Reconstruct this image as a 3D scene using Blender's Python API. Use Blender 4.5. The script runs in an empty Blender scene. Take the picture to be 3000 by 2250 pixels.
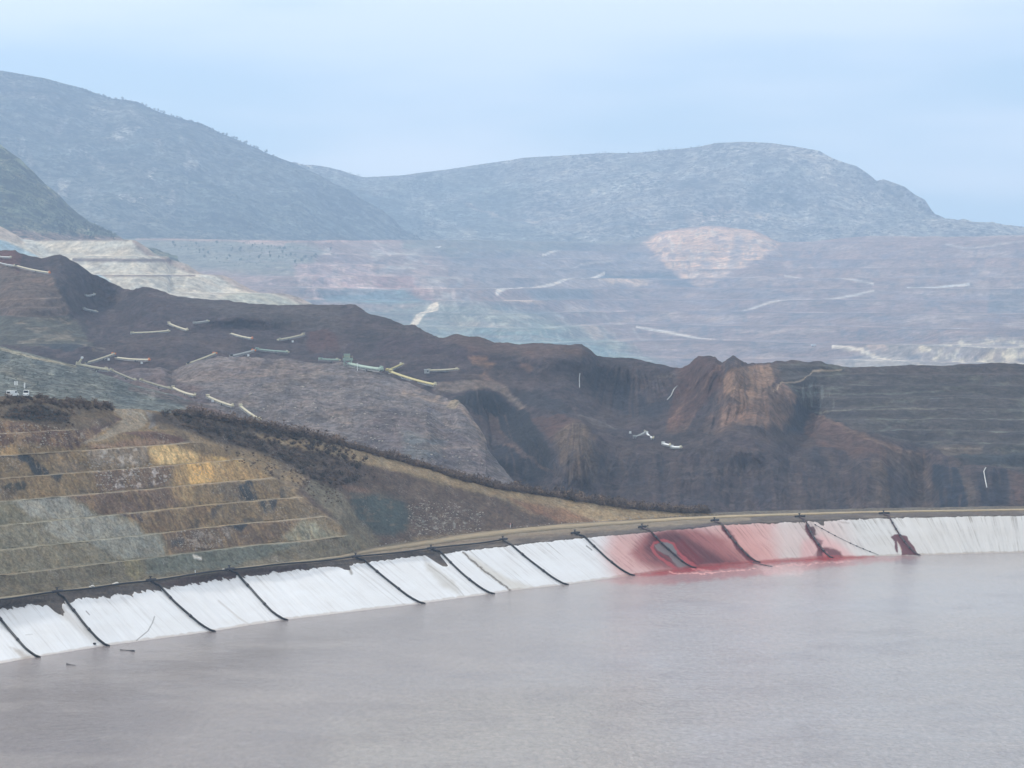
import bpy, bmesh, math, random
import numpy as np
from mathutils import Vector, Matrix
R = math.radians
random.seed(7)
RNG = np.random.default_rng(11)
scene = bpy.context.scene
COL = scene.collection

# ------------------------------------------------------------------ camera
F = 9500.0            # focal length in photo pixels (photo 3000 x 2250)
CAMZ = 120.0          # metres above the pond
HOR = 850.0           # photo row of the horizon
PITCH = math.atan((1125.0 - HOR) / F)
cam_d = bpy.data.cameras.new("Camera")
cam = bpy.data.objects.new("Camera", cam_d)
COL.objects.link(cam)
cam_d.sensor_width = 36.0
cam_d.lens = 36.0 * F / 3000.0
cam_d.clip_start = 1.0
cam_d.clip_end = 60000.0
cam.location = (0, 0, CAMZ)
cam.rotation_euler = (math.pi / 2 - PITCH, 0, 0)
scene.camera = cam

# ------------------------------------------------------------------ world: hazy bright sky with thin cloud bands
SUN_EL, SUN_AZ = R(42), R(-62)      # azimuth measured from +Y towards +X
world = bpy.data.worlds.new("World")
scene.world = world
world.use_nodes = True
wn, wl = world.node_tree.nodes, world.node_tree.links
wn.clear()
def N(nodes, t, **kw):
    n = nodes.new(t)
    for k, v in kw.items():
        setattr(n, k, v)
    return n
w_out = N(wn, 'ShaderNodeOutputWorld')
w_bg = N(wn, 'ShaderNodeBackground')
w_bg.inputs['Strength'].default_value = 0.075
w_sky = N(wn, 'ShaderNodeTexSky', sky_type='NISHITA', sun_disc=False)
w_sky.sun_elevation = SUN_EL
w_sky.sun_rotation = SUN_AZ
w_sky.air_density = 1.0
w_sky.dust_density = 2.0
w_tc = N(wn, 'ShaderNodeTexCoord')
w_map = N(wn, 'ShaderNodeMapping')
w_map.inputs['Scale'].default_value = (3.2, 3.2, 17.0)
w_map.inputs['Location'].default_value = (0.35, 0.0, 0.62)
w_map.inputs['Rotation'].default_value = (0, 0, 0)
w_no = N(wn, 'ShaderNodeTexNoise')
w_no.inputs['Scale'].default_value = 1.6
w_no.inputs['Detail'].default_value = 6.0
w_no.inputs['Roughness'].default_value = 0.42
w_rmp = N(wn, 'ShaderNodeValToRGB')
w_rmp.color_ramp.elements[0].position = 0.40
w_rmp.color_ramp.elements[0].color = (0, 0, 0, 1)
w_rmp.color_ramp.elements[1].position = 0.62
w_rmp.color_ramp.elements[1].color = (1, 1, 1, 1)
w_rmp.color_ramp.interpolation = 'EASE'
# veil colours (in sky-texture units; strength 0.1 brings them to display range)
w_veil = N(wn, 'ShaderNodeMix', data_type='RGBA')
w_veil.inputs['A'].default_value = (8.6, 11.0, 12.4, 1)
w_veil.inputs['B'].default_value = (14.5, 15.0, 15.4, 1)
w_mix = N(wn, 'ShaderNodeMix', data_type='RGBA')
w_mix.inputs['Factor'].default_value = 0.80
wl.new(w_tc.outputs['Generated'], w_map.inputs['Vector'])
wl.new(w_map.outputs[0], w_no.inputs['Vector'])
wl.new(w_no.outputs['Fac'], w_rmp.inputs['Fac'])
wl.new(w_rmp.outputs['Color'], w_veil.inputs['Factor'])
wl.new(w_sky.outputs[0], w_mix.inputs['A'])
wl.new(w_veil.outputs['Result'], w_mix.inputs['B'])
# higher up the cloud sheet closes and turns neutral grey-white
w_sep = N(wn, 'ShaderNodeSeparateXYZ'); wl.new(w_tc.outputs['Generated'], w_sep.inputs[0])
w_el = N(wn, 'ShaderNodeMapRange'); w_el.inputs['From Min'].default_value = 0.11; w_el.inputs['From Max'].default_value = 0.30
wl.new(w_sep.outputs['Z'], w_el.inputs['Value'])
w_top = N(wn, 'ShaderNodeMix', data_type='RGBA'); w_top.inputs['B'].default_value = (10.2, 10.0, 9.9, 1)
w_fac = N(wn, 'ShaderNodeMath', operation='MULTIPLY'); w_fac.inputs[1].default_value = 0.85
wl.new(w_el.outputs[0], w_fac.inputs[0]); wl.new(w_fac.outputs[0], w_top.inputs['Factor'])
wl.new(w_mix.outputs['Result'], w_top.inputs['A'])
wl.new(w_top.outputs['Result'], w_bg.inputs['Color'])
wl.new(w_bg.outputs[0], w_out.inputs['Surface'])

# ------------------------------------------------------------------ sun through thin cloud
sd = bpy.data.lights.new("Sun", 'SUN')
sd.energy = 2.3
sd.angle = R(6)
sd.color = (1.0, 0.95, 0.88)
sun = bpy.data.objects.new("Sun", sd)
COL.objects.link(sun)
sdir = Vector((math.sin(SUN_AZ) * math.cos(SUN_EL), math.cos(SUN_AZ) * math.cos(SUN_EL), math.sin(SUN_EL)))
sun.rotation_euler = sdir.to_track_quat('Z', 'Y').to_euler()
sun.location = (0, 0, 900)

scene.view_settings.view_transform = 'Standard'
scene.view_settings.look = 'None'
scene.view_settings.exposure = 0.48
scene.view_settings.gamma = 1.0
scene.render.engine = 'CYCLES'
scene.cycles.use_denoising = True
scene.cycles.use_adaptive_sampling = False
scene.cycles.max_bounces = 6
scene.cycles.volume_bounces = 3
scene.cycles.sample_clamp_indirect = 8.0

# ================================================================== helpers
def tag(o, label=None, cat=None, group=None, kind=None):
    if label: o['label'] = label
    if cat: o['category'] = cat
    if group: o['group'] = group
    if kind: o['kind'] = kind
    return o

def lin(c):
    c = np.asarray(c, float) / 255.0
    return np.where(c <= 0.04045, c / 12.92, ((c + 0.055) / 1.055) ** 2.4)

cp, sp = math.cos(PITCH), math.sin(PITCH)
def unproj(px, py, D):
    """photo pixel + distance along Y -> world point"""
    u = (np.asarray(px, float) - 1500) / F
    v = (1125 - np.asarray(py, float)) / F
    dy = cp + sp * v
    dz = -sp + cp * v
    k = D / dy
    return np.stack([u * k, dy * k, CAMZ + dz * k], -1)
def d_for_z(px, py, z):
    v = (1125 - np.asarray(py, float)) / F
    dy = cp + sp * v
    dz = -sp + cp * v
    return (z - CAMZ) / dz * dy
def proj(P):
    P = np.asarray(P, float)
    x, y, z = P[..., 0], P[..., 1], P[..., 2] - CAMZ
    d = y * cp - z * sp
    v = (y * sp + z * cp) / d
    return 1500 + F * x / d, 1125 - F * v

def _h(ix, iy, iz, seed):
    n = (ix.astype(np.int64) * 374761393 + iy.astype(np.int64) * 668265263 + iz.astype(np.int64) * 2147483647 + seed * 1274126177) & 0xffffffff
    n = ((n ^ (n >> 13)) * 1274126177) & 0xffffffff
    n = ((n ^ (n >> 16)) * 2246822519) & 0xffffffff
    return ((n ^ (n >> 15)) & 0xffffff) / float(0xffffff)
def vnoise(x, y, z=0.0, seed=0):
    x = np.asarray(x, float); y = np.asarray(y, float); z = np.zeros_like(x) + z
    ix, iy, iz = np.floor(x), np.floor(y), np.floor(z)
    fx, fy, fz = x - ix, y - iy, z - iz
    fx = fx * fx * (3 - 2 * fx); fy = fy * fy * (3 - 2 * fy); fz = fz * fz * (3 - 2 * fz)
    r = 0
    for a in (0, 1):
        for b in (0, 1):
            for c in (0, 1):
                w = (fx if a else 1 - fx) * (fy if b else 1 - fy) * (fz if c else 1 - fz)
                r = r + w * _h(ix + a, iy + b, iz + c, seed)
    return r * 2 - 1
def fbm(x, y, z=0.0, octv=5, seed=0, ridged=False, gain=0.5):
    a, s, r, t = 1.0, 1.0, 0.0, 0.0
    for o in range(octv):
        n = vnoise(x * s + 17.3 * o, y * s - 9.1 * o, z * s, seed + o)
        if ridged: n = 1 - 2 * np.abs(n)
        r = r + a * n; t += a
        a *= gain; s *= 2.03
    return r / t
def sstep(a, b, x):
    t = np.clip((x - a) / (b - a), 0, 1)
    return t * t * (3 - 2 * t)
def curve(pts):
    p = np.array(pts, float)
    return lambda x: np.interp(x, p[:, 0], p[:, 1])

def seg_dist(px, py, pts):
    best = np.full(px.shape, 1e9)
    for (x0, y0), (x1, y1) in zip(pts[:-1], pts[1:]):
        dx, dy = x1 - x0, y1 - y0
        L = dx * dx + dy * dy + 1e-9
        t = np.clip(((px - x0) * dx + (py - y0) * dy) / L, 0, 1)
        best = np.minimum(best, np.hypot(px - x0 - t * dx, py - y0 - t * dy))
    return best
def poly_sd(px, py, pts):
    pts = list(pts) + [pts[0]]
    d = seg_dist(px, py, pts)
    inside = np.zeros(px.shape, bool)
    for (x0, y0), (x1, y1) in zip(pts[:-1], pts[1:]):
        c = ((y0 > py) != (y1 > py))
        xx = (x1 - x0) * (py - y0) / ((y1 - y0) + 1e-12) + x0
        inside ^= c & (px < xx)
    return np.where(inside, d, -d)

def paint(base, px, py, patches, warp=(8, 40), seed=3):
    """rock types, soils and stains: with some shade, sheen and reflection painted into the colour"""
    C = np.zeros(px.shape + (3,)) + lin(base)
    wx = px + 1.5 * warp[0] * fbm(px / warp[1], py / warp[1], 0, 6, seed, gain=0.62)
    wy = py + 1.0 * warp[0] * fbm(px / warp[1] + 50, py / warp[1], 0, 6, seed + 9, gain=0.62)
    for p in patches:
        kind, pts, col, fe, al = p[:5]
        if kind == 'p':
            m = sstep(-fe, fe, poly_sd(wx, wy, pts))
        elif kind == 's':            # stroke: p[5] = half width ; little warp
            qx, qy = px + 0.07 * (wx - px), py + 0.07 * (wy - py)
            m = 1 - sstep(p[5] - fe, p[5] + fe, seg_dist(qx, qy, pts))
        elif kind == 'S':            # strongly warped stroke
            m = 1 - sstep(p[5] - fe, p[5] + fe, seg_dist(wx, wy, pts))
        elif kind == 'n':            # noisy tint over everything inside an optional polygon, pts = (sx, sy, lo, hi, poly)
            sx, sy, lo, hi, pol = pts
            m = sstep(lo, hi, fbm(px / sx, py / sy, 0, 5, seed + int(sx)))
            if pol: m = m * sstep(-fe, fe, poly_sd(wx, wy, pol))
        elif kind == 'd':            # slanting wash marks and strata
            ln, wd, ang, lo, hi, pol = pts
            ca, sa = math.cos(ang), math.sin(ang)
            m = sstep(lo, hi, fbm((px * ca + py * sa) / ln, (-px * sa + py * ca) / wd, 0, 5, seed + int(ln), gain=0.62))
            if pol: m = m * sstep(-fe, fe, poly_sd(wx, wy, pol))
        elif kind == 'r':
            cx, cy, fq, rs, lo, hi, pol = pts
            m = sstep(lo, hi, polar(px, py, cx, cy, fq, rs, int(cx)))
            m = m * sstep(-fe, fe, poly_sd(wx, wy, pol))
        m = (m * al)[..., None]
        C = C * (1 - m) + lin(col) * m
    return C

def polar(px, py, cx, cy, freq, rs, seed):
    """erosion rills running down and out from an apex"""
    r = np.hypot(px - cx, py - cy)
    a = np.arctan2(px - cx, py - cy) + 0.03 * fbm(px / 60, py / 60, 0, 3, seed + 5)
    return fbm(a * freq, r / rs, 0, 5, seed, gain=0.65)

def grid_mesh(name, P, C=None, UV=None, mat=None, smooth=True, flip=False, parent=None):
    ny, nx = P.shape[:2]
    me = bpy.data.meshes.new(name)
    me.vertices.add(nx * ny)
    me.vertices.foreach_set('co', P.reshape(-1).astype(np.float32))
    i = np.arange(ny - 1)[:, None] * nx + np.arange(nx - 1)[None, :]
    q = np.stack([i, i + 1, i + nx + 1, i + nx], -1).reshape(-1, 4)
    if flip: q = q[:, ::-1]
    nf = len(q)
    me.loops.add(nf * 4); me.polygons.add(nf)
    me.loops.foreach_set('vertex_index', q.reshape(-1).astype(np.int32))
    me.polygons.foreach_set('loop_start', (np.arange(nf) * 4).astype(np.int32))
    me.polygons.foreach_set('use_smooth', np.full(nf, smooth))
    if C is not None:
        a = me.color_attributes.new('Col', 'FLOAT_COLOR', 'POINT')
        c4 = np.ones((nx * ny, 4), np.float32); c4[:, :3] = C.reshape(-1, 3)
        a.data.foreach_set('color', c4.reshape(-1))
    if UV is not None:
        uv = me.uv_layers.new(name='UVMap')
        uv.data.foreach_set('uv', UV.reshape(-1, 2)[q.reshape(-1)].astype(np.float32).reshape(-1))
    me.update(calc_edges=True)
    me.validate()
    o = bpy.data.objects.new(name, me)
    COL.objects.link(o)
    if mat: me.materials.append(mat)
    if parent: o.parent = parent
    return o

class MB:
    """collects simple solids into one mesh"""
    def __init__(s): s.v, s.f = [], []
    def add(s, vs, fs):
        o = len(s.v); s.v += [tuple(v) for v in vs]; s.f += [tuple(i + o for i in f) for f in fs]
    def box(s, c, sz, M=None, taper=1.0):
        vs = []
        for z in (-.5, .5):
            k = taper if z > 0 else 1.0
            for x, y in ((-.5, -.5), (.5, -.5), (.5, .5), (-.5, .5)):
                p = Vector((c[0] + x * sz[0] * k, c[1] + y * sz[1] * k, c[2] + z * sz[2]))
                vs.append(M @ p if M else p)
        s.add(vs, [(3, 2, 1, 0), (4, 5, 6, 7), (0, 1, 5, 4), (1, 2, 6, 5), (2, 3, 7, 6), (3, 0, 4, 7)])
    def tube(s, pts, r, n=8, M=None, cap=True):
        pts = [Vector(p) for p in pts]
        rr = r if isinstance(r, (list, tuple)) else [r] * len(pts)
        rings = []
        for i, p in enumerate(pts):
            t = (pts[min(i + 1, len(pts) - 1)] - pts[max(i - 1, 0)]).normalized()
            a = t.cross(Vector((0, 0, 1)))
            if a.length < 1e-3: a = Vector((1, 0, 0))
            a.normalize(); b = a.cross(t)
            rings.append([p + (a * math.cos(k * 2 * math.pi / n) + b * math.sin(k * 2 * math.pi / n)) * rr[i] for k in range(n)])
        vs = [v for ring in rings for v in ring]
        if M: vs = [M @ v for v in vs]
        fs = []
        for i in range(len(pts) - 1):
            for k in range(n):
                fs.append((i * n + k, i * n + (k + 1) % n, (i + 1) * n + (k + 1) % n, (i + 1) * n + k))
        if cap:
            fs.append(tuple(range(n))[::-1]); fs.append(tuple((len(pts) - 1) * n + k for k in range(n)))
        s.add(vs, fs)
    def build(s, name, mat, parent=None, smooth=False):
        me = bpy.data.meshes.new(name)
        me.from_pydata(s.v, [], s.f)
        if smooth:
            me.polygons.foreach_set('use_smooth', np.full(len(me.polygons), True))
        me.update()
        me.materials.append(mat)
        o = bpy.data.objects.new(name, me); COL.objects.link(o)
        if parent: o.parent = parent
        return o
def empty(name, loc, rz=0):
    o = bpy.data.objects.new(name, None); COL.objects.link(o)
    o.location = loc; o.rotation_euler = (0, 0, rz)
    o.empty_display_size = 0.3
    return o

# ================================================================== materials
def new_mat(name):
    m = bpy.data.materials.new(name); m.use_nodes = True
    nt = m.node_tree; nt.nodes.clear()
    out = N(nt.nodes, 'ShaderNodeOutputMaterial'); b = N(nt.nodes, 'ShaderNodeBsdfPrincipled')
    nt.links.new(b.outputs[0], out.inputs['Surface'])
    b.inputs['Specular IOR Level'].default_value = 0.25
    return m, nt.nodes, nt.links, b
def mathn(n, l, op, a, b=None, c=None, clamp=False):
    x = N(n, 'ShaderNodeMath', operation=op, use_clamp=clamp)
    for i, v in enumerate((a, b, c)):
        if v is None: continue
        if isinstance(v, (int, float)): x.inputs[i].default_value = v
        else: l.new(v, x.inputs[i])
    return x.outputs[0]
def maprange(n, l, v, a, b, c, d, smooth=False):
    x = N(n, 'ShaderNodeMapRange')
    if smooth: x.interpolation_type = 'SMOOTHSTEP'
    l.new(v, x.inputs['Value'])
    for k, q in zip(('From Min', 'From Max', 'To Min', 'To Max'), (a, b, c, d)): x.inputs[k].default_value = q
    return x.outputs['Result']
def noise(n, l, vec, scale, detail=6, rough=0.6, dist=0.0):
    x = N(n, 'ShaderNodeTexNoise')
    l.new(vec, x.inputs['Vector'])
    x.inputs['Scale'].default_value = scale; x.inputs['Detail'].default_value = detail
    x.inputs['Roughness'].default_value = rough; x.inputs['Distortion'].default_value = dist
    return x.outputs['Fac']
def mapping(n, l, vec, sc, rot=(0, 0, 0)):
    x = N(n, 'ShaderNodeMapping')
    l.new(vec, x.inputs['Vector']); x.inputs['Scale'].default_value = sc; x.inputs['Rotation'].default_value = rot
    return x.outputs[0]
def scale_col(n, l, col, f):
    x = N(n, 'ShaderNodeVectorMath', operation='SCALE')
    l.new(col, x.inputs[0]); l.new(f, x.inputs['Scale'])
    return x.outputs[0]
def mixc(n, l, fac, a, b):
    x = N(n, 'ShaderNodeMix', data_type='RGBA')
    if isinstance(fac, float): x.inputs['Factor'].default_value = fac
    else: l.new(fac, x.inputs['Factor'])
    for k, v in (('A', a), ('B', b)):
        if isinstance(v, tuple): x.inputs[k].default_value = (*v, 1)
        else: l.new(v, x.inputs[k])
    return x.outputs['Result']

def terrain_mat(name, size, c1=0.35, c2=0.35, streak=0.0, su=0.6, sv=0.05, speck=0.0, speck_col=(0.45, 0.42, 0.38), speck_scale=1.0,
                bump=1.0, dots=0.0, dot_size=8.0, dot_col=(0.02, 0.03, 0.02), flat=0.0, flat_col=(0.35, 0.30, 0.24)):
    m, n, l, b = new_mat(name)
    at = N(n, 'ShaderNodeAttribute', attribute_name='Col').outputs['Color']
    pos = N(n, 'ShaderNodeNewGeometry')
    P = pos.outputs['Position']
    n1 = noise(n, l, P, 1.0 / (size * 8), 4, 0.6)
    n2 = noise(n, l, P, 1.0 / size, 7, 0.72, 0.0)
    f1 = maprange(n, l, n1, 0.3, 0.7, 1 - c1, 1 + c1)
    f2 = maprange(n, l, n2, 0.3, 0.7, 1 - c2, 1 + c2)
    f = mathn(n, l, 'MULTIPLY', f1, f2)
    h = mathn(n, l, 'ADD', mathn(n, l, 'MULTIPLY', n2, 1.0), mathn(n, l, 'MULTIPLY', n1, 2.0))
    n4 = noise(n, l, P, 1.0 / (size * 1.7), 8, 0.74, 0.12)
    n5 = noise(n, l, P, 1.0 / (size * 0.8), 6, 0.78, 0.1)
    f = mathn(n, l, 'MULTIPLY', f, maprange(n, l, n4, 0.50, 0.54, 1 + 0.35 * c2, 1 - 0.30 * c2))
    f = mathn(n, l, 'MULTIPLY', f, maprange(n, l, n5, 0.58, 0.61, 1.0, 1 + 0.65 * c2))
    h = mathn(n, l, 'ADD', h, mathn(n, l, 'MULTIPLY', n5, 1.0))
    if streak > 0:
        uv = N(n, 'ShaderNodeTexCoord').outputs['UV']
        ns = noise(n, l, mapping(n, l, uv, (su, sv, 1)), 1.0, 6, 0.65, 0.15)
        fs = maprange(n, l, ns, 0.3, 0.7, 1 - streak, 1 + streak)
        f = mathn(n, l, 'MULTIPLY', f, fs)
        h = mathn(n, l, 'ADD', h, mathn(n, l, 'MULTIPLY', ns, 0.8))
    c = scale_col(n, l, at, f)
    # slight hue drift between warm and cool soil
    n3 = noise(n, l, P, 1.0 / (size * 3.1), 5, 0.6)
    hue = mixc(n, l, maprange(n, l, n3, 0.35, 0.65, 0, 1), (1.05, 1.0, 0.95), (0.94, 1.0, 1.07))
    mx = N(n, 'ShaderNodeVectorMath', operation='MULTIPLY'); l.new(c, mx.inputs[0]); l.new(hue, mx.inputs[1]); c = mx.outputs[0]
    if speck > 0:
        nv = noise(n, l, P, 1.0 / speck_scale, 3, 0.8)
        na = noise(n, l, P, 1.0 / (speck_scale * 14), 3, 0.6)
        mk = maprange(n, l, mathn(n, l, 'MULTIPLY', nv, mathn(n, l, 'ADD', na, 0.5)), 0.62, 0.74, 0, speck)
        c = mixc(n, l, mk, c, speck_col)
    if dots > 0:
        vo = N(n, 'ShaderNodeTexVoronoi'); l.new(P, vo.inputs['Vector']); vo.inputs['Scale'].default_value = 1.0 / dot_size
        nd = noise(n, l, P, 1.0 / (dot_size * 9), 4, 0.6)
        r = maprange(n, l, nd, 0.35, 0.65, 0.10, 0.46)
        mk = mathn(n, l, 'MULTIPLY', maprange(n, l, mathn(n, l, 'SUBTRACT', vo.outputs['Distance'], r), -0.08, 0.08, 1, 0), dots)
        c = mixc(n, l, mk, c, dot_col)
    if flat > 0:
        sx = N(n, 'ShaderNodeSeparateXYZ'); l.new(pos.outputs['Normal'], sx.inputs[0])
        mk = maprange(n, l, sx.outputs['Z'], 0.95, 0.995, 0, flat)
        c = mixc(n, l, mk, c, flat_col)
    l.new(c, b.inputs['Base Color'])
    b.inputs['Roughness'].default_value = 0.95
    bp = N(n, 'ShaderNodeBump'); bp.inputs['Strength'].default_value = 1.0
    bp.inputs['Distance'].default_value = size * 0.35 * bump
    l.new(h, bp.inputs['Height']); l.new(bp.outputs[0], b.inputs['Normal'])
    return m

def simple_mat(name, col, rough=0.6, metal=0.0, var=0.15, scale=1.0, obj=True):
    m, n, l, b = new_mat(name)
    tc = N(n, 'ShaderNodeTexCoord').outputs['Object']
    nn = noise(n, l, tc, scale, 5, 0.6)
    f = maprange(n, l, nn, 0.3, 0.7, 1 - var, 1 + var)
    rgb = N(n, 'ShaderNodeRGB'); rgb.outputs[0].default_value = (*[float(x) for x in lin(col)], 1)
    l.new(scale_col(n, l, rgb.outputs[0], f), b.inputs['Base Color'])
    b.inputs['Roughness'].default_value = rough; b.inputs['Metallic'].default_value = metal
    return m

# ================================================================== terrain sheets
SHEETS = {}
def sheet(name, curves, x0, x1, nx, rows, base, patches, mat, amp=3.0, nsc=40.0, amp2=0.0, nsc2=10.0, crest=0.5, ridged=0.0,
          bump=None, terr=None, back=(14, 10.0, 0.6), warp=(8, 40), seed=1, post=None, label=None, k=1.0, albedo=1.0):
    """a hill side between guide curves, each traced at its own real distance; rounded over and carried down on its far side"""
    X = np.linspace(x0, x1, nx)
    KS = k
    amp, nsc, amp2, nsc2 = amp * KS, nsc * KS, amp2 * KS, nsc2 * KS
    back = (back[0], back[1] * KS, back[2])
    if terr: terr = (terr[0] * KS, CAMZ + (terr[1] - CAMZ) * KS, *terr[2:])
    PYs, Ds = [], []
    for pts, val, mode in curves:
        py = curve(pts)(X)
        v = curve(val)(X)
        PYs.append(py); Ds.append(v if mode == 'D' else d_for_z(X, py, v))
    PY, D, T = [], [], []
    for k in range(len(curves) - 1):
        n = rows[k]
        for j in range(n + (1 if k == len(curves) - 2 else 0)):
            t = j / n
            PY.append(PYs[k] * (1 - t) + PYs[k + 1] * t)
            D.append(Ds[k] * (1 - t) + Ds[k + 1] * t)
            T.append(k + t)
    PY = np.array(PY); D = np.array(D) * KS
    ker = np.array([1, 2, 3, 4, 3, 2, 1], float); ker /= ker.sum()     # soften the kinks between guide curves
    Dp = np.pad(D, ((3, 3), (0, 0)), mode='reflect', reflect_type='odd')
    D = sum(ker[i] * Dp[i:i + D.shape[0]] for i in range(7))
    PX = np.broadcast_to(X, PY.shape).copy()
    if bump is not None: D = D + bump(PX, PY) * KS
    P = unproj(PX, PY, D)
    if terr:                                       # terraces: level berms cut at equal heights
        st, off, flatf, mask, amt = terr
        z = P[..., 2]
        q = (z - off) / st
        fl = np.floor(q); fr = q - fl
        zz = (fl + sstep(flatf, 1.0, fr)) * st + off
        m = mask(PX, PY) * amt
        P[..., 2] = z * (1 - m) + zz * m
    berm = None
    if terr:
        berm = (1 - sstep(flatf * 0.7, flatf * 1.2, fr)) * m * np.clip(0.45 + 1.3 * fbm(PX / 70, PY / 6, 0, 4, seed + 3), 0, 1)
        under = sstep(1.0 - flatf * 0.5, 1.0, fr) * m  # darkens face tops below each berm, shade put into the colour
    tt = np.linspace(0, 1, P.shape[0])[:, None]
    fade = 1 - (1 - crest) * sstep(0.86, 1.0, tt)
    nz = fbm(P[..., 0] / nsc, P[..., 1] / nsc, P[..., 2] / nsc, 6, seed)
    if ridged > 0:
        nz = nz * (1 - ridged) + ridged * fbm(P[..., 0] / nsc, P[..., 1] / (nsc * 1.6), 0, 5, seed + 40, True)
    dz = amp * nz
    if amp2 > 0: dz = dz + amp2 * fbm(P[..., 0] / nsc2, P[..., 1] / nsc2, P[..., 2] / nsc2, 4, seed + 80)
    zk = (1 - 0.8 * m) if terr else 1.0          # berms stay level, only their faces are broken
    P[..., 2] += dz * fade * zk
    P[..., 1] += dz * fade * (0.6 if not terr else 0.6 + 1.2 * m)
    if post is not None: P = post(P, PX, PY)
    C = paint(base, PX, PY, patches, warp, seed + 5)
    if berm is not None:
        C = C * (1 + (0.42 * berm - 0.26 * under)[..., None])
    # broken rock: uneven tone at several sizes
    tone = 1 + 0.20 * fbm(PX / 26, PY / 16, 0, 6, seed + 21, gain=0.7) + 0.10 * fbm(PX / 5, PY / 4, 0, 2, seed + 22)
    C = np.clip(C * (albedo * tone)[..., None], 0, 1)
    nb, st, sl = back
    top = P[-1]
    B, Cb = [], []
    for j in range(1, nb + 1):
        e = j / nb
        B.append(top + np.stack([0 * X, np.full(nx, j * st), -sl * st * j * (0.25 + 0.75 * e) + 0 * X], -1))
        Cb.append(C[-1])
    P = np.concatenate([P, np.array(B)]); C = np.concatenate([C, np.array(Cb)])
    du = np.concatenate([[0], np.cumsum(np.linalg.norm(np.diff(P[0], axis=0), axis=1))])
    dv = np.concatenate([[0], np.cumsum(np.linalg.norm(np.diff(P[:, nx // 2], axis=0), axis=1))])
    UV = np.stack(np.broadcast_arrays(du[None, :], dv[:, None]), -1)
    o = grid_mesh(name, P, C, UV, mat)
    tag(o, label=label, kind='structure')
    SHEETS[o.name] = o
    return o

def blob(px, py, cx, cy, rx, ry, a, rot=0.0):
    c, s = math.cos(rot), math.sin(rot)
    x, y = (px - cx) * c + (py - cy) * s, -(px - cx) * s + (py - cy) * c
    return a * np.exp(-(x / rx) ** 2 - (y / ry) ** 2)

# ================================================================== far mountains
M_MTN = terrain_mat('limestone_scrub', 40, 0.5, 0.95, bump=3.0, dots=0.75, dot_size=26, dot_col=(0.035, 0.05, 0.04), streak=0.15, su=0.03, sv=0.004)
M_MTN_R = terrain_mat('pale_limestone_scrub', 40, 0.36, 0.75, bump=2.6, dots=0.8, dot_size=28, dot_col=(0.05, 0.065, 0.05), streak=0.12, su=0.03, sv=0.004)
M_PIT = terrain_mat('pit_rock', 20, 0.24, 0.42, bump=1.2, streak=0.06, su=0.04, sv=0.012, speck=0.15, speck_scale=10)
M_HEAP = terrain_mat('leach_heap_gravel', 13, 0.16, 0.35, bump=1.2, streak=0.14, su=0.06, sv=0.02)

crest_r = [(600, 500), (760, 480), (830, 470), (850, 477), (920, 485), (1000, 500), (1060, 517), (1110, 520), (1180, 518), (1250, 508), (1330, 497), (1450, 478),
           (1550, 463), (1700, 455), (1800, 449), (1900, 445), (2000, 436), (2090, 419), (2170, 415), (2260, 419), (2330, 431), (2400, 444),
           (2430, 462), (2460, 474), (2510, 490), (2545, 515), (2568, 534), (2590, 528), (2620, 538), (2650, 550), (2680, 575), (2710, 590),
           (2730, 620), (2755, 643), (2790, 662), (2820, 680), (2870, 693), (2930, 700), (3400, 735)]
sheet('mountain', [
    ([(600, 770), (3400, 770)], [(600, 5900), (1500, 6300), (2600, 6400), (3400, 6400)], 'D'),
    ([(600, 640), (1200, 640), (2000, 610), (2700, 690), (3400, 745)], [(600, 6500), (1300, 7000), (2200, 6800), (3400, 6700)], 'D'),
    ([(600, 560), (1100, 560), (2000, 500), (2300, 500), (2700, 640), (3400, 740)], [(600, 6900), (1300, 7400), (2200, 7100), (3400, 6800)], 'D'),
    (crest_r, [(600, 7100), (1200, 7700), (2200, 7350), (2800, 6950), (3400, 6900)], 'D')],
    600, 3400, 1100, (60, 55, 50), (150, 142, 126), [
    ('p', [(600, 470), (1100, 525), (1420, 500), (1560, 560), (1500, 640), (1680, 720), (600, 740)], (108, 114, 98), 50, 0.8),
    ('p', [(1000, 560), (1180, 600), (1260, 700), (1000, 705), (800, 640)], (84, 96, 84), 30, 0.7),
    ('p', [(2050, 425), (2400, 445), (2450, 480), (2420, 530), (2300, 480), (2150, 470)], (178, 168, 150), 14, 0.7),
    ('p', [(2200, 470), (2330, 500), (2350, 640), (2200, 610)], (118, 118, 108), 25, 0.55),
    ('p', [(2560, 530), (2700, 590), (2760, 660), (2700, 650), (2600, 570)], (165, 160, 145), 10, 0.6),
    ('p', [(2000, 645), (2130, 615), (2260, 640), (2230, 660), (2100, 650), (2020, 690)], (200, 175, 150), 8, 0.5),
    ('S', [(1360, 605), (1420, 618), (1500, 640), (1560, 652), (1640, 640)], (190, 165, 140), 4, 0.5, 4),
    ('S', [(1840, 685), (1900, 668), (1980, 655)], (195, 170, 145), 4, 0.5, 3),
    ('S', [(1105, 545), (1112, 562), (1104, 566)], (205, 190, 165), 2, 0.7, 2),
    ('p', [(1525, 645), (1550, 632), (1575, 650), (1545, 655)], (205, 180, 150), 4, 0.7),
    ('p', [(2000, 665), (2200, 690), (2250, 720), (2000, 700)], (95, 105, 95), 20, 0.5),
    ('n', (60, 30, 0.1, 0.5, None), (176, 168, 150), 20, 0.45),
    ('n', (90, 40, 0.1, 0.5, None), (100, 106, 92), 20, 0.45),
    ], M_MTN_R, amp=38, nsc=330, amp2=13, nsc2=60, crest=0.22, ridged=0.5, back=(12, 60, 0.55), seed=4,
    k=2.05, albedo=1.1, label='pale limestone mountain with a long rounded ridge')

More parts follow.
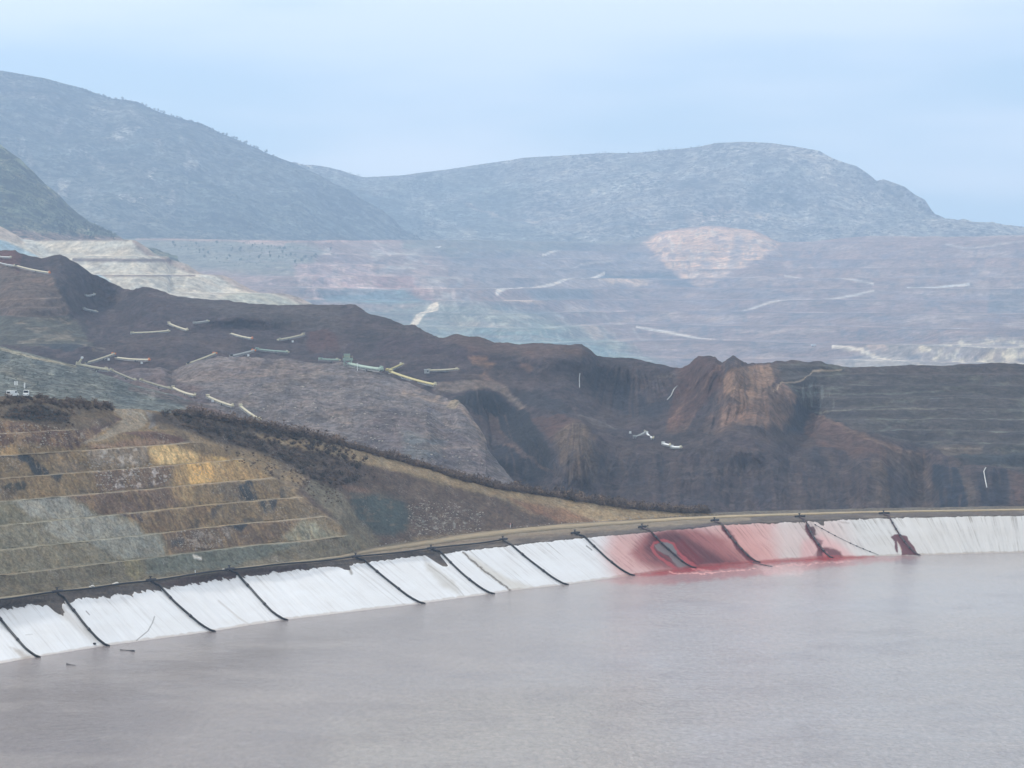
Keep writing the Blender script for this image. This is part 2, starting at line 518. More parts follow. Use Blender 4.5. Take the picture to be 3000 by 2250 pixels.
crest_l = [(-500, 130), (-200, 175), (0, 213), (60, 222), (130, 235), (200, 252), (270, 272), (330, 290), (400, 298), (450, 318), (520, 345), (590, 365),
           (640, 388), (700, 410), (760, 438), (800, 458), (840, 476), (900, 502), (960, 533), (1020, 570), (1080, 612), (1130, 650), (1180, 690), (1230, 735), (1400, 800)]
sheet('mountain', [
    ([(-500, 780), (1400, 820)], [(-500, 4700), (600, 4800), (1400, 5600)], 'D'),
    ([(-500, 560), (0, 580), (600, 620), (1000, 680), (1400, 812)], [(-500, 5400), (600, 5400), (1400, 6000)], 'D'),
    ([(-500, 330), (0, 370), (400, 440), (800, 560), (1000, 640), (1400, 806)], [(-500, 5850), (600, 5900), (1400, 6100)], 'D'),
    (crest_l, [(-500, 6300), (600, 6300), (1400, 6200)], 'D')],
    -500, 1400, 900, (80, 80, 70), (98, 100, 88), [
    ('p', [(-500, 150), (0, 240), (200, 290), (560, 365), (0, 300)], (150, 140, 120), 25, 0.5),
    ('n', (45, 55, 0.22, 0.5, [(-300, 300), (500, 380), (620, 560), (420, 620), (100, 560), (-300, 500)]), (170, 162, 145), 30, 0.65),
    ('n', (30, 40, 0.3, 0.5, [(0, 380), (460, 480), (520, 640), (260, 620), (60, 500)]), (180, 172, 155), 20, 0.5),
    ('p', [(560, 520), (900, 600), (1120, 690), (800, 690), (500, 690)], (92, 104, 90), 30, 0.5),
    ('p', [(430, 610), (560, 640), (640, 690), (400, 690)], (128, 126, 104), 14, 0.5),
    ('n', (110, 40, 0.05, 0.5, None), (74, 84, 74), 20, 0.5),
    ], M_MTN, amp=46, nsc=260, amp2=15, nsc2=60, crest=0.22, ridged=0.6, back=(12, 60, 0.55), seed=14,
    k=2.05, label='steep scrub covered mountain falling from the upper left')

# ================================================================== open pit amphitheatre
pit_top = [(-500, 700), (0, 702), (480, 700), (700, 702), (1180, 703), (1500, 706), (1840, 703), (1905, 690), (1950, 676), (2020, 666), (2090, 662), (2150, 670),
           (2210, 676), (2260, 698), (2290, 708), (2380, 706), (2410, 700), (2540, 692), (2700, 692), (2860, 692), (2925, 689), (3000, 688), (3500, 680)]
def pit_bump(px, py):
    d = -blob(px, py, 1500, 930, 330, 60, 320, 0.32)            # spur running down from the middle
    d += blob(px, py, 1900, 870, 260, 120, 260)
    d += -blob(px, py, 900, 800, 300, 60, 200)
    d += blob(px, py, 2080, 760, 150, 70, 170)
    d += -blob(px, py, 2900, 980, 330, 70, 350, 0.1)
    return d * 0.55
def pit_mask(px, py):
    m = sstep(1150, 1350, px) * (1 - 0.9 * sstep(0, 1, blob(px, py, 2080, 750, 150, 90, 1.6)))
    return np.maximum(m, 0.75 * sstep(600, 800, px) * sstep(720, 760, py)) * sstep(688, 720, py)
sheet('terrain', [
    ([(-500, 1180), (3500, 1180)], [(-500, 3500), (900, 3700), (1700, 3500), (3500, 3300)], 'D'),
    ([(-500, 960), (900, 960), (1700, 1020), (3500, 1010)], [(-500, 4000), (900, 4200), (1700, 4100), (3500, 3800)], 'D'),
    ([(-500, 850), (3500, 850)], [(-500, 4400), (900, 4500), (1400, 4700), (1900, 5200), (3500, 4700)], 'D'),
    (pit_top, [(-500, 5000), (900, 5000), (1400, 5700), (1900, 6200), (2300, 6000), (3500, 5500)], 'D')],
    -500, 3500, 1500, (40, 110, 140), (146, 122, 110), [
    # upper left scrub slope under the big mountain
    ('p', [(-500, 690), (820, 690), (960, 730), (860, 800), (560, 790), (-500, 800)], (122, 124, 108), 14, 0.9),
    ('s', [(400, 703), (700, 704), (1000, 706), (1150, 708)], (176, 140, 120), 4, 0.75, 3),
    ('p', [(700, 704), (840, 704), (830, 716), (720, 714)], (200, 160, 138), 4, 0.6),
    ('p', [(1000, 706), (1250, 702), (1300, 760), (1310, 850), (1200, 840), (1060, 760)], (160, 138, 126), 14, 0.7),
    ('n', (50, 14, 0.0, 0.4, [(960, 720), (1270, 712), (1330, 790), (1420, 880), (1200, 880), (900, 800)]), (196, 188, 172), 14, 0.6),
    # red and grey cut below
    ('p', [(860, 770), (1060, 760), (1160, 850), (1120, 890), (940, 880), (880, 830)], (182, 150, 140), 12, 0.8),
    ('n', (16, 30, 0.0, 0.3, [(850, 780), (1100, 760), (1420, 880), (1180, 890), (900, 880)]), (214, 186, 168), 12, 0.6),
    ('p', [(1060, 800), (1180, 790), (1260, 850), (1290, 890), (1190, 892)], (160, 108, 96), 12, 0.5),
    ('p', [(930, 850), (1100, 846), (1180, 845), (1260, 875), (1240, 884), (960, 886)], (74, 116, 122), 8, 0.8),
    ('s', [(900, 882), (1100, 884), (1260, 883)], (120, 170, 160), 5, 0.5, 4),
    ('p', [(1280, 730), (1560, 708), (1860, 715), (1990, 800), (1900, 830), (1420, 840), (1330, 790)], (128, 124, 122), 14, 0.7),
    ('p', [(1300, 728), (1530, 716), (1500, 745), (1330, 765)], (88, 98, 100), 8, 0.6),
    ('p', [(1760, 800), (2000, 795), (2100, 826), (2110, 842), (1960, 832), (1900, 812), (1780, 822)], (70, 82, 88), 6, 0.9),
    ('p', [(1755, 822), (1800, 808), (1880, 806), (1912, 826), (1850, 830)], (222, 190, 160), 4, 0.85),
    ('p', [(1180, 680), (1930, 680), (1900, 716), (1700, 726), (1560, 742), (1400, 730), (1300, 740), (1180, 726)], (104, 108, 96), 10, 0.85),
    ('n', (40, 12, 0.0, 0.4, [(1180, 680), (1930, 680), (1900, 730), (1560, 750), (1180, 740)]), (150, 138, 122), 8, 0.5),
    # pink cliff scar under the pale mountain
    ('p', [(1880, 712), (1950, 680), (2060, 668), (2190, 672), (2290, 712), (2230, 752), (2140, 790), (2080, 838), (2050, 840), (1985, 800), (1940, 760)], (216, 176, 142), 7, 0.95),
    ('n', (9, 16, 0.05, 0.35, [(1900, 700), (2060, 670), (2280, 712), (2140, 790), (2060, 830), (1960, 770)]), (228, 204, 174), 8, 0.6),
    ('n', (14, 10, 0.05, 0.35, [(1880, 690), (2060, 665), (2300, 712), (2140, 800), (2060, 850), (1940, 770)]), (140, 126, 120), 8, 0.6),
    ('p', [(2150, 690), (2180, 700), (2160, 790), (2130, 790)], (150, 138, 130), 8, 0.7),
    # benches in mauve
    ('p', [(1500, 840), (2200, 850), (3500, 860), (3500, 1080), (1900, 1080), (1600, 960)], (130, 112, 108), 30, 0.75),
    ('p', [(1250, 885), (1480, 890), (1760, 960), (1960, 1080), (1250, 1080), (1000, 900)], (120, 130, 118), 14, 0.85),
    ('n', (46, 10, 0.0, 0.45, [(1200, 890), (1480, 890), (1760, 960), (1960, 1080), (1250, 1080)]), (180, 178, 156), 14, 0.6),
    ('p', [(1420, 885), (1620, 898), (1640, 925), (1500, 910)], (84, 106, 112), 8, 0.6),
    ('p', [(1530, 845), (1740, 845), (1740, 870), (1600, 880)], (84, 108, 114), 10, 0.6),
    ('p', [(1350, 940), (1450, 935), (1560, 950), (1500, 965)], (196, 176, 150), 5, 0.6),
    ('p', [(1700, 935), (1780, 975), (1740, 980), (1690, 955)], (206, 178, 152), 4, 0.7),
    ('p', [(1250, 980), (1560, 940), (1950, 1060), (1500, 1060)], (112, 148, 146), 18, 0.5),
    ('p', [(2560, 860), (3000, 850), (3000, 885), (2750, 880)], (176, 148, 136), 8, 0.4),
    ('p', [(2900, 850), (3500, 830), (3500, 900), (2890, 912)], (92, 110, 116), 8, 0.5),
    ('p', [(2540, 1010), (2700, 1000), (2830, 985), (3500, 990), (3500, 1080), (2480, 1078)], (170, 160, 146), 8, 0.7),
    ('n', (20, 10, 0.0, 0.3, [(2690, 1010), (2830, 985), (3500, 995), (3500, 1060), (2700, 1060)]), (226, 212, 180), 8, 0.8),
    ('p', [(2540, 1012), (2590, 1014), (2605, 1026), (2550, 1026)], (222, 186, 158), 4, 0.8),
    ('p', [(2440, 1048), (2640, 1030), (2740, 1070), (2440, 1075)], (196, 186, 170), 6, 0.5),
    ('n', (190, 16, 0.05, 0.4, [(1500, 720), (3500, 700), (3500, 1010), (1900, 1080)]), (112, 112, 120), 14, 0.5),
    ('n', (150, 14, 0.15, 0.5, [(1400, 720), (3500, 700), (3500, 1010), (1900, 1080)]), (176, 158, 146), 14, 0.55),
    ('n', (90, 5, 0.05, 0.4, [(700, 720), (3500, 700), (3500, 1080), (900, 1080)]), (104, 96, 98), 14, 0.45),
    ('n', (70, 4, 0.1, 0.45, [(700, 720), (3500, 700), (3500, 1080), (900, 1080)]), (172, 154, 140), 14, 0.35),
    ('n', (24, 12, 0.12, 0.45, [(860, 740), (3500, 700), (3500, 1080), (900, 1080)]), (88, 96, 104), 14, 0.4),
    ('d', (40, 6, 0.7, 0.1, 0.4, [(1200, 880), (1800, 900), (2000, 1080), (1200, 1080)]), (180, 178, 160), 14, 0.4),
    # haul roads
    ('s', [(1457, 852), (1500, 838), (1620, 826), (1770, 797)], (232, 216, 196), 1.2, 0.88, 2.2),
    ('s', [(1457, 852), (1497, 840)], (240, 226, 206), 3, 0.9, 5),
    ('s', [(1428, 840), (1476, 839)], (236, 222, 206), 1.2, 0.83, 1.6),
    ('s', [(1590, 742), (1645, 734)], (226, 214, 196), 1.2, 0.73, 1.6),
    ('s', [(1620, 790), (1700, 770), (1850, 760)], (196, 182, 168), 1.2, 0.53, 1.6),
    ('s', [(1865, 958), (1960, 967), (2100, 983), (2170, 990)], (226, 214, 198), 1.2, 0.83, 2.0),
    ('s', [(2170, 900), (2240, 888), (2400, 868), (2560, 852)], (214, 204, 190), 1.2, 0.73, 1.6),
    ('s', [(2300, 800), (2420, 812), (2560, 826)], (220, 206, 190), 1.2, 0.73, 1.6),
    ('s', [(2660, 833), (2710, 833), (2840, 826)], (232, 226, 214), 1.2, 0.73, 2.0),
    ('s', [(2640, 958), (2840, 954)], (196, 196, 190), 1.2, 0.63, 1.6),
    ('s', [(2440, 1014), (2520, 1020), (2600, 1040), (2700, 1069)], (232, 216, 190), 1.2, 0.88, 3.2),
    ('s', [(2540, 694), (2860, 692), (3000, 690)], (188, 168, 150), 3, 0.6, 2),
    ('s', [(2770, 712), (2840, 718), (3000, 706)], (206, 190, 172), 1.2, 0.53, 1.6),
    ('s', [(1210, 944), (1236, 920), (1262, 900), (1277, 895)], (236, 218, 188), 3, 0.95, 8),
    ('s', [(1100, 710), (1122, 730), (1142, 748)], (212, 186, 168), 3, 0.6, 4),
    ('p', [(1470, 862), (1530, 868), (1600, 886), (1540, 886), (1480, 876)], (222, 192, 162), 4, 0.7),
    ('s', [(1275, 720), (1290, 716)], (236, 226, 210), 1.2, 0.83, 2.6),
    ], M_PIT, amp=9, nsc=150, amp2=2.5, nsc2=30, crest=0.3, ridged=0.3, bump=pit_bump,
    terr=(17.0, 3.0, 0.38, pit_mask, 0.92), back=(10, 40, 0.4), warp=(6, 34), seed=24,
    k=1.95, label='hazy open pit mine with benched walls and haul roads')

# scrub hill on the left, in front of the big mountain
sheet('hill', [
    ([(-500, 760), (520, 760)], [(-500, 3650), (520, 3750)], 'D'),
    ([(-500, 560), (0, 600), (200, 680), (400, 735), (520, 762)], [(-500, 3950), (520, 3900)], 'D'),
    ([(-500, 150), (-150, 320), (0, 420), (60, 462), (110, 515), (160, 562), (210, 612), (260, 650), (300, 668), (345, 690), (400, 715), (520, 765)], [(-500, 4300), (520, 4000)], 'D')],
    -500, 520, 420, (70, 100), (92, 98, 76), [
    ('n', (60, 26, 0.0, 0.4, None), (140, 130, 100), 10, 0.5),
    ('n', (50, 30, 0.0, 0.4, [(-300, 400), (200, 600), (380, 700), (-300, 700)]), (58, 70, 54), 10, 0.6),
    ('S', [(160, 700), (220, 672), (300, 660)], (150, 140, 112), 3, 0.5, 3),
    ('p', [(-500, 676), (0, 676), (200, 684), (380, 696), (380, 760), (-500, 760)], (150, 122, 104), 5, 0.8),
    ], M_MTN, amp=18, nsc=130, amp2=5, nsc2=26, crest=0.35, ridged=0.3, back=(10, 30, 0.5), seed=31,
    k=1.75, label='dark scrub hill at the left edge above the leach heap')

# ================================================================== leach heap with flat terraces
heap_top = [(-500, 640), (0, 662), (50, 690), (66, 700), (110, 706), (365, 704), (395, 706), (440, 722), (490, 748), (500, 762), (550, 770), (600, 790), (660, 812), (720, 830), (780, 848), (860, 868), (920, 884), (960, 905), (1020, 950), (1100, 1005)]
def heap_mask(px, py):
    return sstep(90, 120, px) * 1.0
sheet('terrain', [
    ([(-500, 1010), (1100, 1010)], [(-500, 3050), (1100, 3050)], 'D'),
    (heap_top, [(-500, 3600), (1100, 3350)], 'D')],
    -500, 1100, 640, (150,), (182, 172, 152), [
    ('p', [(110, 706), (365, 704), (430, 730), (500, 762), (660, 810), (940, 896), (600, 900), (120, 800)], (198, 188, 168), 8, 0.8),
    ('n', (40, 9, 0.0, 0.4, [(200, 765), (500, 765), (660, 815), (900, 895), (500, 880), (250, 800)]), (226, 214, 190), 8, 0.55),
    ('p', [(-500, 640), (0, 660), (60, 694), (100, 720), (0, 700), (-500, 690)], (176, 156, 140), 8, 0.7),
    ('p', [(-500, 700), (0, 703), (80, 735), (130, 752), (60, 750), (-500, 740)], (140, 170, 180), 5, 0.8),
    ('p', [(60, 700), (110, 706), (180, 752), (90, 728)], (182, 180, 168), 6, 0.7),
    ('S', [(395, 706), (440, 732), (500, 765)], (140, 112, 98), 4, 0.7, 7),
    ('p', [(440, 722), (520, 756), (560, 768), (490, 762)], (160, 146, 124), 6, 0.7),
    ('s', [(500, 764), (590, 790), (680, 822), (780, 850), (900, 884)], (142, 108, 96), 4, 0.5, 6),
    ('p', [(700, 845), (940, 895), (760, 900), (640, 880)], (156, 158, 138), 8, 0.6),
    ('s', [(100, 706), (375, 705)], (120, 98, 88), 2, 0.8, 2.2),
    ('s', [(215, 762), (500, 763)], (104, 82, 74), 2, 0.85, 3.2),
    ('s', [(290, 810), (570, 810)], (112, 92, 84), 2, 0.8, 2.8),
    ('s', [(505, 858), (700, 856)], (118, 92, 82), 2, 0.8, 3),
    ('s', [(160, 752), (290, 812), (330, 832), (388, 850)], (150, 180, 190), 4, 0.7, 5),
    ], M_HEAP, amp=2.2, nsc=60, amp2=0.8, nsc2=14, crest=0.5,
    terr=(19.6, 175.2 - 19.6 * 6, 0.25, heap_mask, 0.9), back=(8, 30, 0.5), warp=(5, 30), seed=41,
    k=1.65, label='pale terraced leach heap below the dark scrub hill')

# ================================================================== the slide: dark collapsed heap
def cv(ox, oy, pts, k=0.4521):
    return [(ox + x * k, oy + y * k) for x, y in pts]
M_SLIDE = terrain_mat('slide_soil', 5, 0.26, 0.40, bump=2.4, streak=0.10, su=0.06, sv=0.014, speck=0.10, speck_col=(0.20, 0.18, 0.17), speck_scale=2.2)
M_MOUND = terrain_mat('grey_heap_soil', 4, 0.30, 0.55, bump=2.4, streak=0.08, su=0.12, sv=0.03, speck=0.45, speck_col=(0.42, 0.42, 0.42), speck_scale=1.7)
M_SCRUB = terrain_mat('grey_green_scrub_ground', 4, 0.35, 0.7, bump=2.0, dots=0.7, dot_size=4.5, dot_col=(0.03, 0.035, 0.03))

slide_crest = [(-500, 700), (0, 731), (45, 731), (59, 745), (122, 756), (176, 746), (194, 754), (244, 785), (289, 810), (335, 831), (389, 851), (420, 841),
    (470, 853), (533, 871), (633, 880), (723, 889), (832, 898), (904, 898), (1000, 898), (1041, 901), (1090, 921), (1149, 937), (1185, 953), (1217, 955), (1253, 975),
    (1285, 987), (1344, 984), (1407, 993), (1452, 1002), (1520, 1009), (1606, 1005), (1705, 1012), (1732, 1029), (1750, 1048), (1850, 1052), (1904, 1063), (1963, 1075),
    (2000, 1074), (2014, 1070), (2045, 1048), (2077, 1043), (2097, 1048), (2115, 1062), (2147, 1041), (2181, 1060), (2226, 1062), (2316, 1057), (2407, 1056), (2425, 1063),
    (2475, 1076), (2543, 1077), (2705, 1072), (2904, 1070), (2976, 1067), (3000, 1070), (3500, 1075)]
HEADLAND = cv(2000, 600, [(-120, 1480), (-60, 1250), (60, 1040), (170, 980), (330, 970), (560, 1030), (640, 1120), (760, 1290), (700, 1450), (400, 1450), (200, 1500)])
CONE = cv(1100, 850, [(1140, 960), (1290, 860), (1410, 920), (1450, 1120), (1440, 1300), (1200, 1300), (1180, 1080)])
SCARP = cv(1100, 850, [(460, 720), (700, 630), (900, 720), (1040, 860), (1160, 1080), (1220, 1260), (1000, 1260), (720, 1040), (620, 840)])
HOLLOW = cv(1100, 850, [(1320, 560), (1420, 500), (1900, 520), (2060, 540), (1990, 740), (1820, 850), (1500, 800)])
def slide_bump(px, py):
    d = -blob(px, py, 2190, 1190, 130, 130, 95, 0.5)            # headland
    d += -blob(px, py, 2077, 1080, 45, 60, 45)
    d += -blob(px, py, 2150, 1080, 40, 60, 55)
    d += blob(px, py, 1820, 1170, 160, 80, 85)                   # hollow
    d += blob(px, py, 1470, 1230, 90, 120, 70, 0.7)              # scarp gully
    d += -blob(px, py, 1690, 1330, 70, 120, 60, 0.1)
    d += blob(px, py, 2360, 1230, 40, 90, 70, 0.4)
    d += -blob(px, py, 1340, 1010, 160, 60, 60)
    d += -blob(px, py, 1620, 1040, 180, 50, 50)
    d += blob(px, py, 300, 900, 90, 90, 110, 0.6)
    d += -blob(px, py, 80, 880, 130, 90, 60)
    d += -blob(px, py, 700, 930, 250, 30, 60)
    d += -blob(px, py, 2560, 1400, 60, 150, 45, -0.2) + blob(px, py, 2700, 1440, 50, 110, 50) - blob(px, py, 2860, 1430, 70, 80, 40)
    d += 14 * fbm(px / 60.0, py / 160.0, 0, 4, 71) * sstep(1250, 1350, py)
    hm = sstep(-30, 40, poly_sd(px, py, HEADLAND))
    d += 12 * hm * polar(px, py, 2190, 900, 13, 160, 5)
    d += 12 * sstep(-10, 30, poly_sd(px, py, CONE)) * polar(px, py, 1690, 1130, 14, 300, 6)
    d += 20 * sstep(-10, 40, poly_sd(px, py, SCARP)) * polar(px, py, 1380, 1000, 16, 400, 7)
    d += 7 * sstep(1290, 1380, py) * sstep(1400, 1500, px) * polar(px, py, 2000, 300, 40, 500, 8)
    d += 16 * sstep(-10, 30, poly_sd(px, py, HOLLOW)) * polar(px, py, 1850, 900, 12, 300, 9)
    return d
wall_poly = cv(2000, 600, [(600, 1040), (900, 1010), (1050, 1050), (2212, 1040), (3300, 1040), (3300, 1760), (2212, 1740), (1900, 1660), (1500, 1570), (1200, 1490), (1000, 1430), (860, 1350), (760, 1280), (700, 1210)])
def slide_mask(px, py):
    m = sstep(-12, 25, poly_sd(px, py, wall_poly))
    blk = cv(0, 600, [(-1100, 400), (0, 400), (300, 460), (400, 600), (450, 720), (560, 860), (640, 940), (-1100, 940)])
    return np.maximum(m, sstep(-10, 20, poly_sd(px, py, blk)) * 0.9)
Q4 = lambda pts: cv(1100, 850, pts)
Q3 = lambda pts: cv(2000, 600, pts)
Q6 = lambda pts: cv(2000, 1250, pts)
Q1 = lambda pts: cv(0, 600, pts)
sheet('terrain', [
    ([(-500, 1260), (1000, 1260), (1400, 1510), (3500, 1530)], [(-500, 2150), (1000, 2150), (1500, 1930), (2100, 1880), (3500, 1880)], 'D'),
    ([(-500, 1040), (400, 1020), (1000, 1110), (1500, 1290), (2100, 1320), (2700, 1360), (3500, 1360)], [(-500, 2450), (1000, 2250), (1500, 2060), (2100, 2020), (3500, 2060)], 'D'),
    ([(-500, 900), (0, 920), (400, 960), (1000, 1030), (1500, 1140), (2100, 1220), (2700, 1220), (3500, 1220)], [(-500, 2650), (1000, 2400), (1500, 2200), (2100, 2160), (3500, 2180)], 'D'),
    (slide_crest, [(-500, 2800), (1000, 2580), (1500, 2400), (2100, 2300), (2400, 2320), (3500, 2350)], 'D')],
    -500, 3500, 1500, (90, 90, 90), (72, 61, 64), [
    ('n', (200, 30, 0.0, 0.5, None), (96, 80, 74), 14, 0.5),
    ('n', (120, 26, 0.05, 0.5, None), (50, 46, 52), 14, 0.5),
    ('n', (36, 18, 0.12, 0.4, None), (104, 90, 84), 14, 0.35),
    ('n', (16, 9, 0.2, 0.45, None), (44, 40, 44), 14, 0.4),
    # left terraced block
    ('p', Q1([(-1100, 380), (0, 385), (100, 400), (320, 460), (390, 580), (445, 700), (440, 730), (-1100, 740)]), (112, 96, 86), 6, 0.95),
    ('p', Q1([(-1100, 730), (440, 730), (560, 830), (600, 930), (480, 940), (-1100, 900)]), (88, 88, 78), 8, 0.9),
    ('n', (60, 9, 0.0, 0.4, Q1([(100, 730), (440, 740), (580, 860), (560, 930), (100, 900)])), (150, 136, 116), 6, 0.6),
    ('p', Q1([(240, 920), (430, 890), (560, 930), (420, 960)]), (46, 54, 64), 4, 0.8),
    ('s', Q1([(-1000, 620), (0, 620), (390, 618)]), (160, 140, 124), 2, 0.6, 1.4),
    ('s', Q1([(-1000, 725), (440, 728)]), (62, 56, 54), 2, 0.6, 1.8),
    ('s', Q1([(-1000, 505), (150, 505), (330, 520)]), (84, 74, 68), 2, 0.5, 1.6),
    ('S', Q1([(330, 470), (410, 590), (480, 700), (560, 830)]), (60, 56, 60), 4, 0.7, 6),
    ('s', Q1([(280, 855), (450, 850), (480, 870), (290, 880)]), (150, 138, 116), 2, 0.6, 2),
    ('s', Q1([(540, 935), (680, 938)]), (150, 136, 118), 2, 0.6, 1.4),
    ('s', Q1([(600, 962), (680, 955)]), (140, 130, 112), 2, 0.5, 2),
    ('p', Q1([(0, 290), (95, 290), (130, 330), (120, 420), (60, 390), (-40, 380), (-1100, 300)]), (104, 66, 60), 6, 0.8),
    # upper ridge lighter band
    ('p', Q1([(1180, 620), (1840, 660), (2212, 665), (2212, 860), (1900, 800), (1400, 700)]), (88, 80, 78), 12, 0.7),
    ('p', Q1([(1990, 850), (2100, 820), (2180, 870), (2200, 960), (2000, 960)]), (92, 62, 58), 8, 0.7),
    ('p', Q4([(0, 330), (400, 330), (900, 470), (600, 480), (0, 450)]), (70, 54, 60), 12, 0.6),
    ('p', Q4([(420, 300), (560, 300), (920, 350), (1130, 350), (1290, 360), (1400, 430), (1200, 470), (900, 420), (600, 420)]), (98, 76, 68), 10, 0.75),
    ('p', Q4([(600, 450), (720, 440), (780, 480), (740, 520), (640, 500)]), (134, 102, 78), 6, 0.7),
    ('p', Q4([(940, 480), (1020, 490), (1000, 530), (930, 510)]), (124, 94, 76), 6, 0.6),
    ('p', Q4([(1050, 420), (1440, 440), (1560, 440), (1700, 520), (1400, 520), (1330, 620), (1100, 600)]), (82, 70, 70), 12, 0.6),
    # rim, and scarps whose shade is painted as dark colour
    ('S', Q4([(390, 640), (520, 630), (640, 625), (730, 600), (830, 625), (900, 690), (970, 745)]), (140, 124, 112), 6, 0.8, 10),
    ('p', Q4([(640, 560), (700, 535), (760, 580), (700, 600)]), (128, 102, 86), 6, 0.7),
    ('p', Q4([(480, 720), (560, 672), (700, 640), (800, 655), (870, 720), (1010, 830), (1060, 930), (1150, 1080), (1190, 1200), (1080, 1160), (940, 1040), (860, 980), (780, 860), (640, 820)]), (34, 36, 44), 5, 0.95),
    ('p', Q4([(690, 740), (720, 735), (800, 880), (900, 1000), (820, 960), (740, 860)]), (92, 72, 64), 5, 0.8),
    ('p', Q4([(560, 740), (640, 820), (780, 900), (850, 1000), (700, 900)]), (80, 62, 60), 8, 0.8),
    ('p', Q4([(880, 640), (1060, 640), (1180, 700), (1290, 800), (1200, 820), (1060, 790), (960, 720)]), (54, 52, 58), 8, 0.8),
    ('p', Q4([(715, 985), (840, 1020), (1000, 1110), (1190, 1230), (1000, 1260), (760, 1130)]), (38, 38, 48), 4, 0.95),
    ('S', Q4([(830, 1010), (900, 1035), (1020, 1110), (1150, 1190)]), (112, 90, 80), 3, 0.8, 5),
    ('p', Q4([(1010, 840), (1210, 825), (1330, 880), (1180, 930), (1150, 1010), (1090, 940)]), (92, 66, 58), 8, 0.8),
    ('p', Q4([(1160, 950), (1280, 870), (1390, 920), (1430, 1080), (1425, 1230), (1250, 1240), (1190, 1080)]), (116, 96, 78), 14, 0.85),
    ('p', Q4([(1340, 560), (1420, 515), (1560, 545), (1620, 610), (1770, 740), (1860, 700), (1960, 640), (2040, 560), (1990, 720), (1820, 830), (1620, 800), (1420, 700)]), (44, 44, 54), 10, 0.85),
    ('p', Q4([(1710, 570), (1770, 560), (1780, 640), (1720, 650)]), (100, 76, 66), 6, 0.6),
    ('p', Q4([(1800, 545), (1900, 545), (1990, 500), (1960, 560), (1850, 560)]), (120, 108, 98), 3, 0.6),
    ('p', Q4([(1300, 800), (1500, 850), (1640, 905), (1480, 870), (1310, 830)]), (110, 104, 100), 2, 0.4),
    ('S', Q4([(1300, 800), (1400, 820), (1520, 860), (1620, 900)]), (120, 116, 112), 2, 0.5, 2),
    # headland
    ('p', Q3([(-40, 1060), (100, 990), (230, 1000), (280, 1120), (160, 1300), (20, 1420), (-120, 1480), (-60, 1250)]), (92, 64, 56), 8, 0.85),
    ('p', Q3([(290, 1100), (400, 1040), (560, 1030), (600, 1120), (560, 1200), (470, 1280), (380, 1310), (270, 1240), (265, 1150)]), (154, 124, 102), 7, 0.92),
    ('p', Q3([(200, 1480), (280, 1330), (420, 1300), (560, 1200), (650, 1150), (745, 1250), (700, 1390), (640, 1450), (420, 1430), (250, 1490)]), (134, 108, 92), 9, 0.9),
    ('p', Q3([(560, 1030), (900, 1010), (1000, 1050), (820, 1060), (640, 1150), (590, 1090)]), (104, 88, 78), 6, 0.8),
    ('S', Q3([(-80, 1400), (0, 1320), (100, 1240), (180, 1130), (250, 1040)]), (122, 92, 78), 4, 0.7, 5),
    ('p', Q3([(0, 1400), (90, 1380), (210, 1420), (160, 1480), (60, 1470)]), (60, 50, 54), 8, 0.6),
    ('p', Q3([(745, 1260), (880, 1300), (850, 1370), (780, 1480), (680, 1490), (710, 1400)]), (48, 50, 60), 6, 0.9),  # gully shadow painted as a dark patch
    ('p', Q3([(840, 1330), (960, 1420), (1100, 1490), (1300, 1570), (1560, 1660), (1300, 1700), (900, 1560), (780, 1500)]), (108, 82, 72), 8, 0.8),
    ('S', Q3([(860, 1360), (1000, 1450), (1200, 1520), (1400, 1600), (1560, 1650)]), (136, 110, 92), 4, 0.6, 6),
    ('r', (2190, 900, 13, 140, 0.0, 0.5, HEADLAND), (150, 116, 92), 14, 0.4),
    ('r', (2170, 900, 22, 120, 0.1, 0.45, HEADLAND), (74, 56, 54), 14, 0.45),
    ('r', (1690, 1130, 16, 300, 0.0, 0.3, CONE), (126, 106, 86), 10, 0.4),
    ('r', (1690, 1150, 24, 300, 0.1, 0.35, CONE), (70, 58, 56), 6, 0.6),
    ('r', (1380, 1000, 18, 400, 0.12, 0.4, SCARP), (84, 68, 64), 8, 0.6),
    ('r', (1850, 900, 14, 300, 0.12, 0.4, HOLLOW), (88, 72, 68), 8, 0.5),
    ('r', (2000, 300, 60, 500, 0.08, 0.35, [(1450, 1340), (3400, 1340), (3400, 1530), (1450, 1530)]), (96, 80, 76), 20, 0.35),
    ('r', (2010, 320, 44, 500, 0.1, 0.35, [(1450, 1330), (3400, 1330), (3400, 1530), (1450, 1530)]), (46, 44, 54), 20, 0.4),
    # lower flows
    ('S', Q6([(150, 10), (400, 50), (600, 60), (800, 110), (950, 200), (1010, 380)]), (98, 82, 76), 8, 0.6, 12),
    ('S', Q6([(860, 150), (960, 300), (1040, 520)]), (44, 44, 56), 8, 0.7, 14),
    ('p', Q6([(1220, 230), (1330, 260), (1360, 520), (1210, 520)]), (112, 94, 80), 8, 0.6),
    ('p', Q6([(1290, 180), (1460, 170), (1600, 260), (1620, 540), (1500, 540), (1440, 340)]), (106, 90, 80), 8, 0.7),
    ('p', Q6([(1340, 290), (1440, 330), (1500, 540), (1350, 540)]), (78, 70, 74), 8, 0.8),
    ('p', Q6([(1620, 270), (1780, 270), (1850, 400), (1850, 560), (1620, 560)]), (36, 44, 58), 5, 0.95),
    ('p', Q6([(1780, 280), (1860, 320), (1900, 420), (1880, 560), (1850, 560), (1840, 400)]), (98, 88, 80), 5, 0.7),
    ('p', Q6([(1900, 290), (2110, 270), (2130, 540), (1900, 560)]), (42, 46, 60), 7, 0.85),
    ('p', Q6([(2120, 300), (2212, 300), (2212, 540), (2120, 540)]), (104, 80, 72), 7, 0.7),
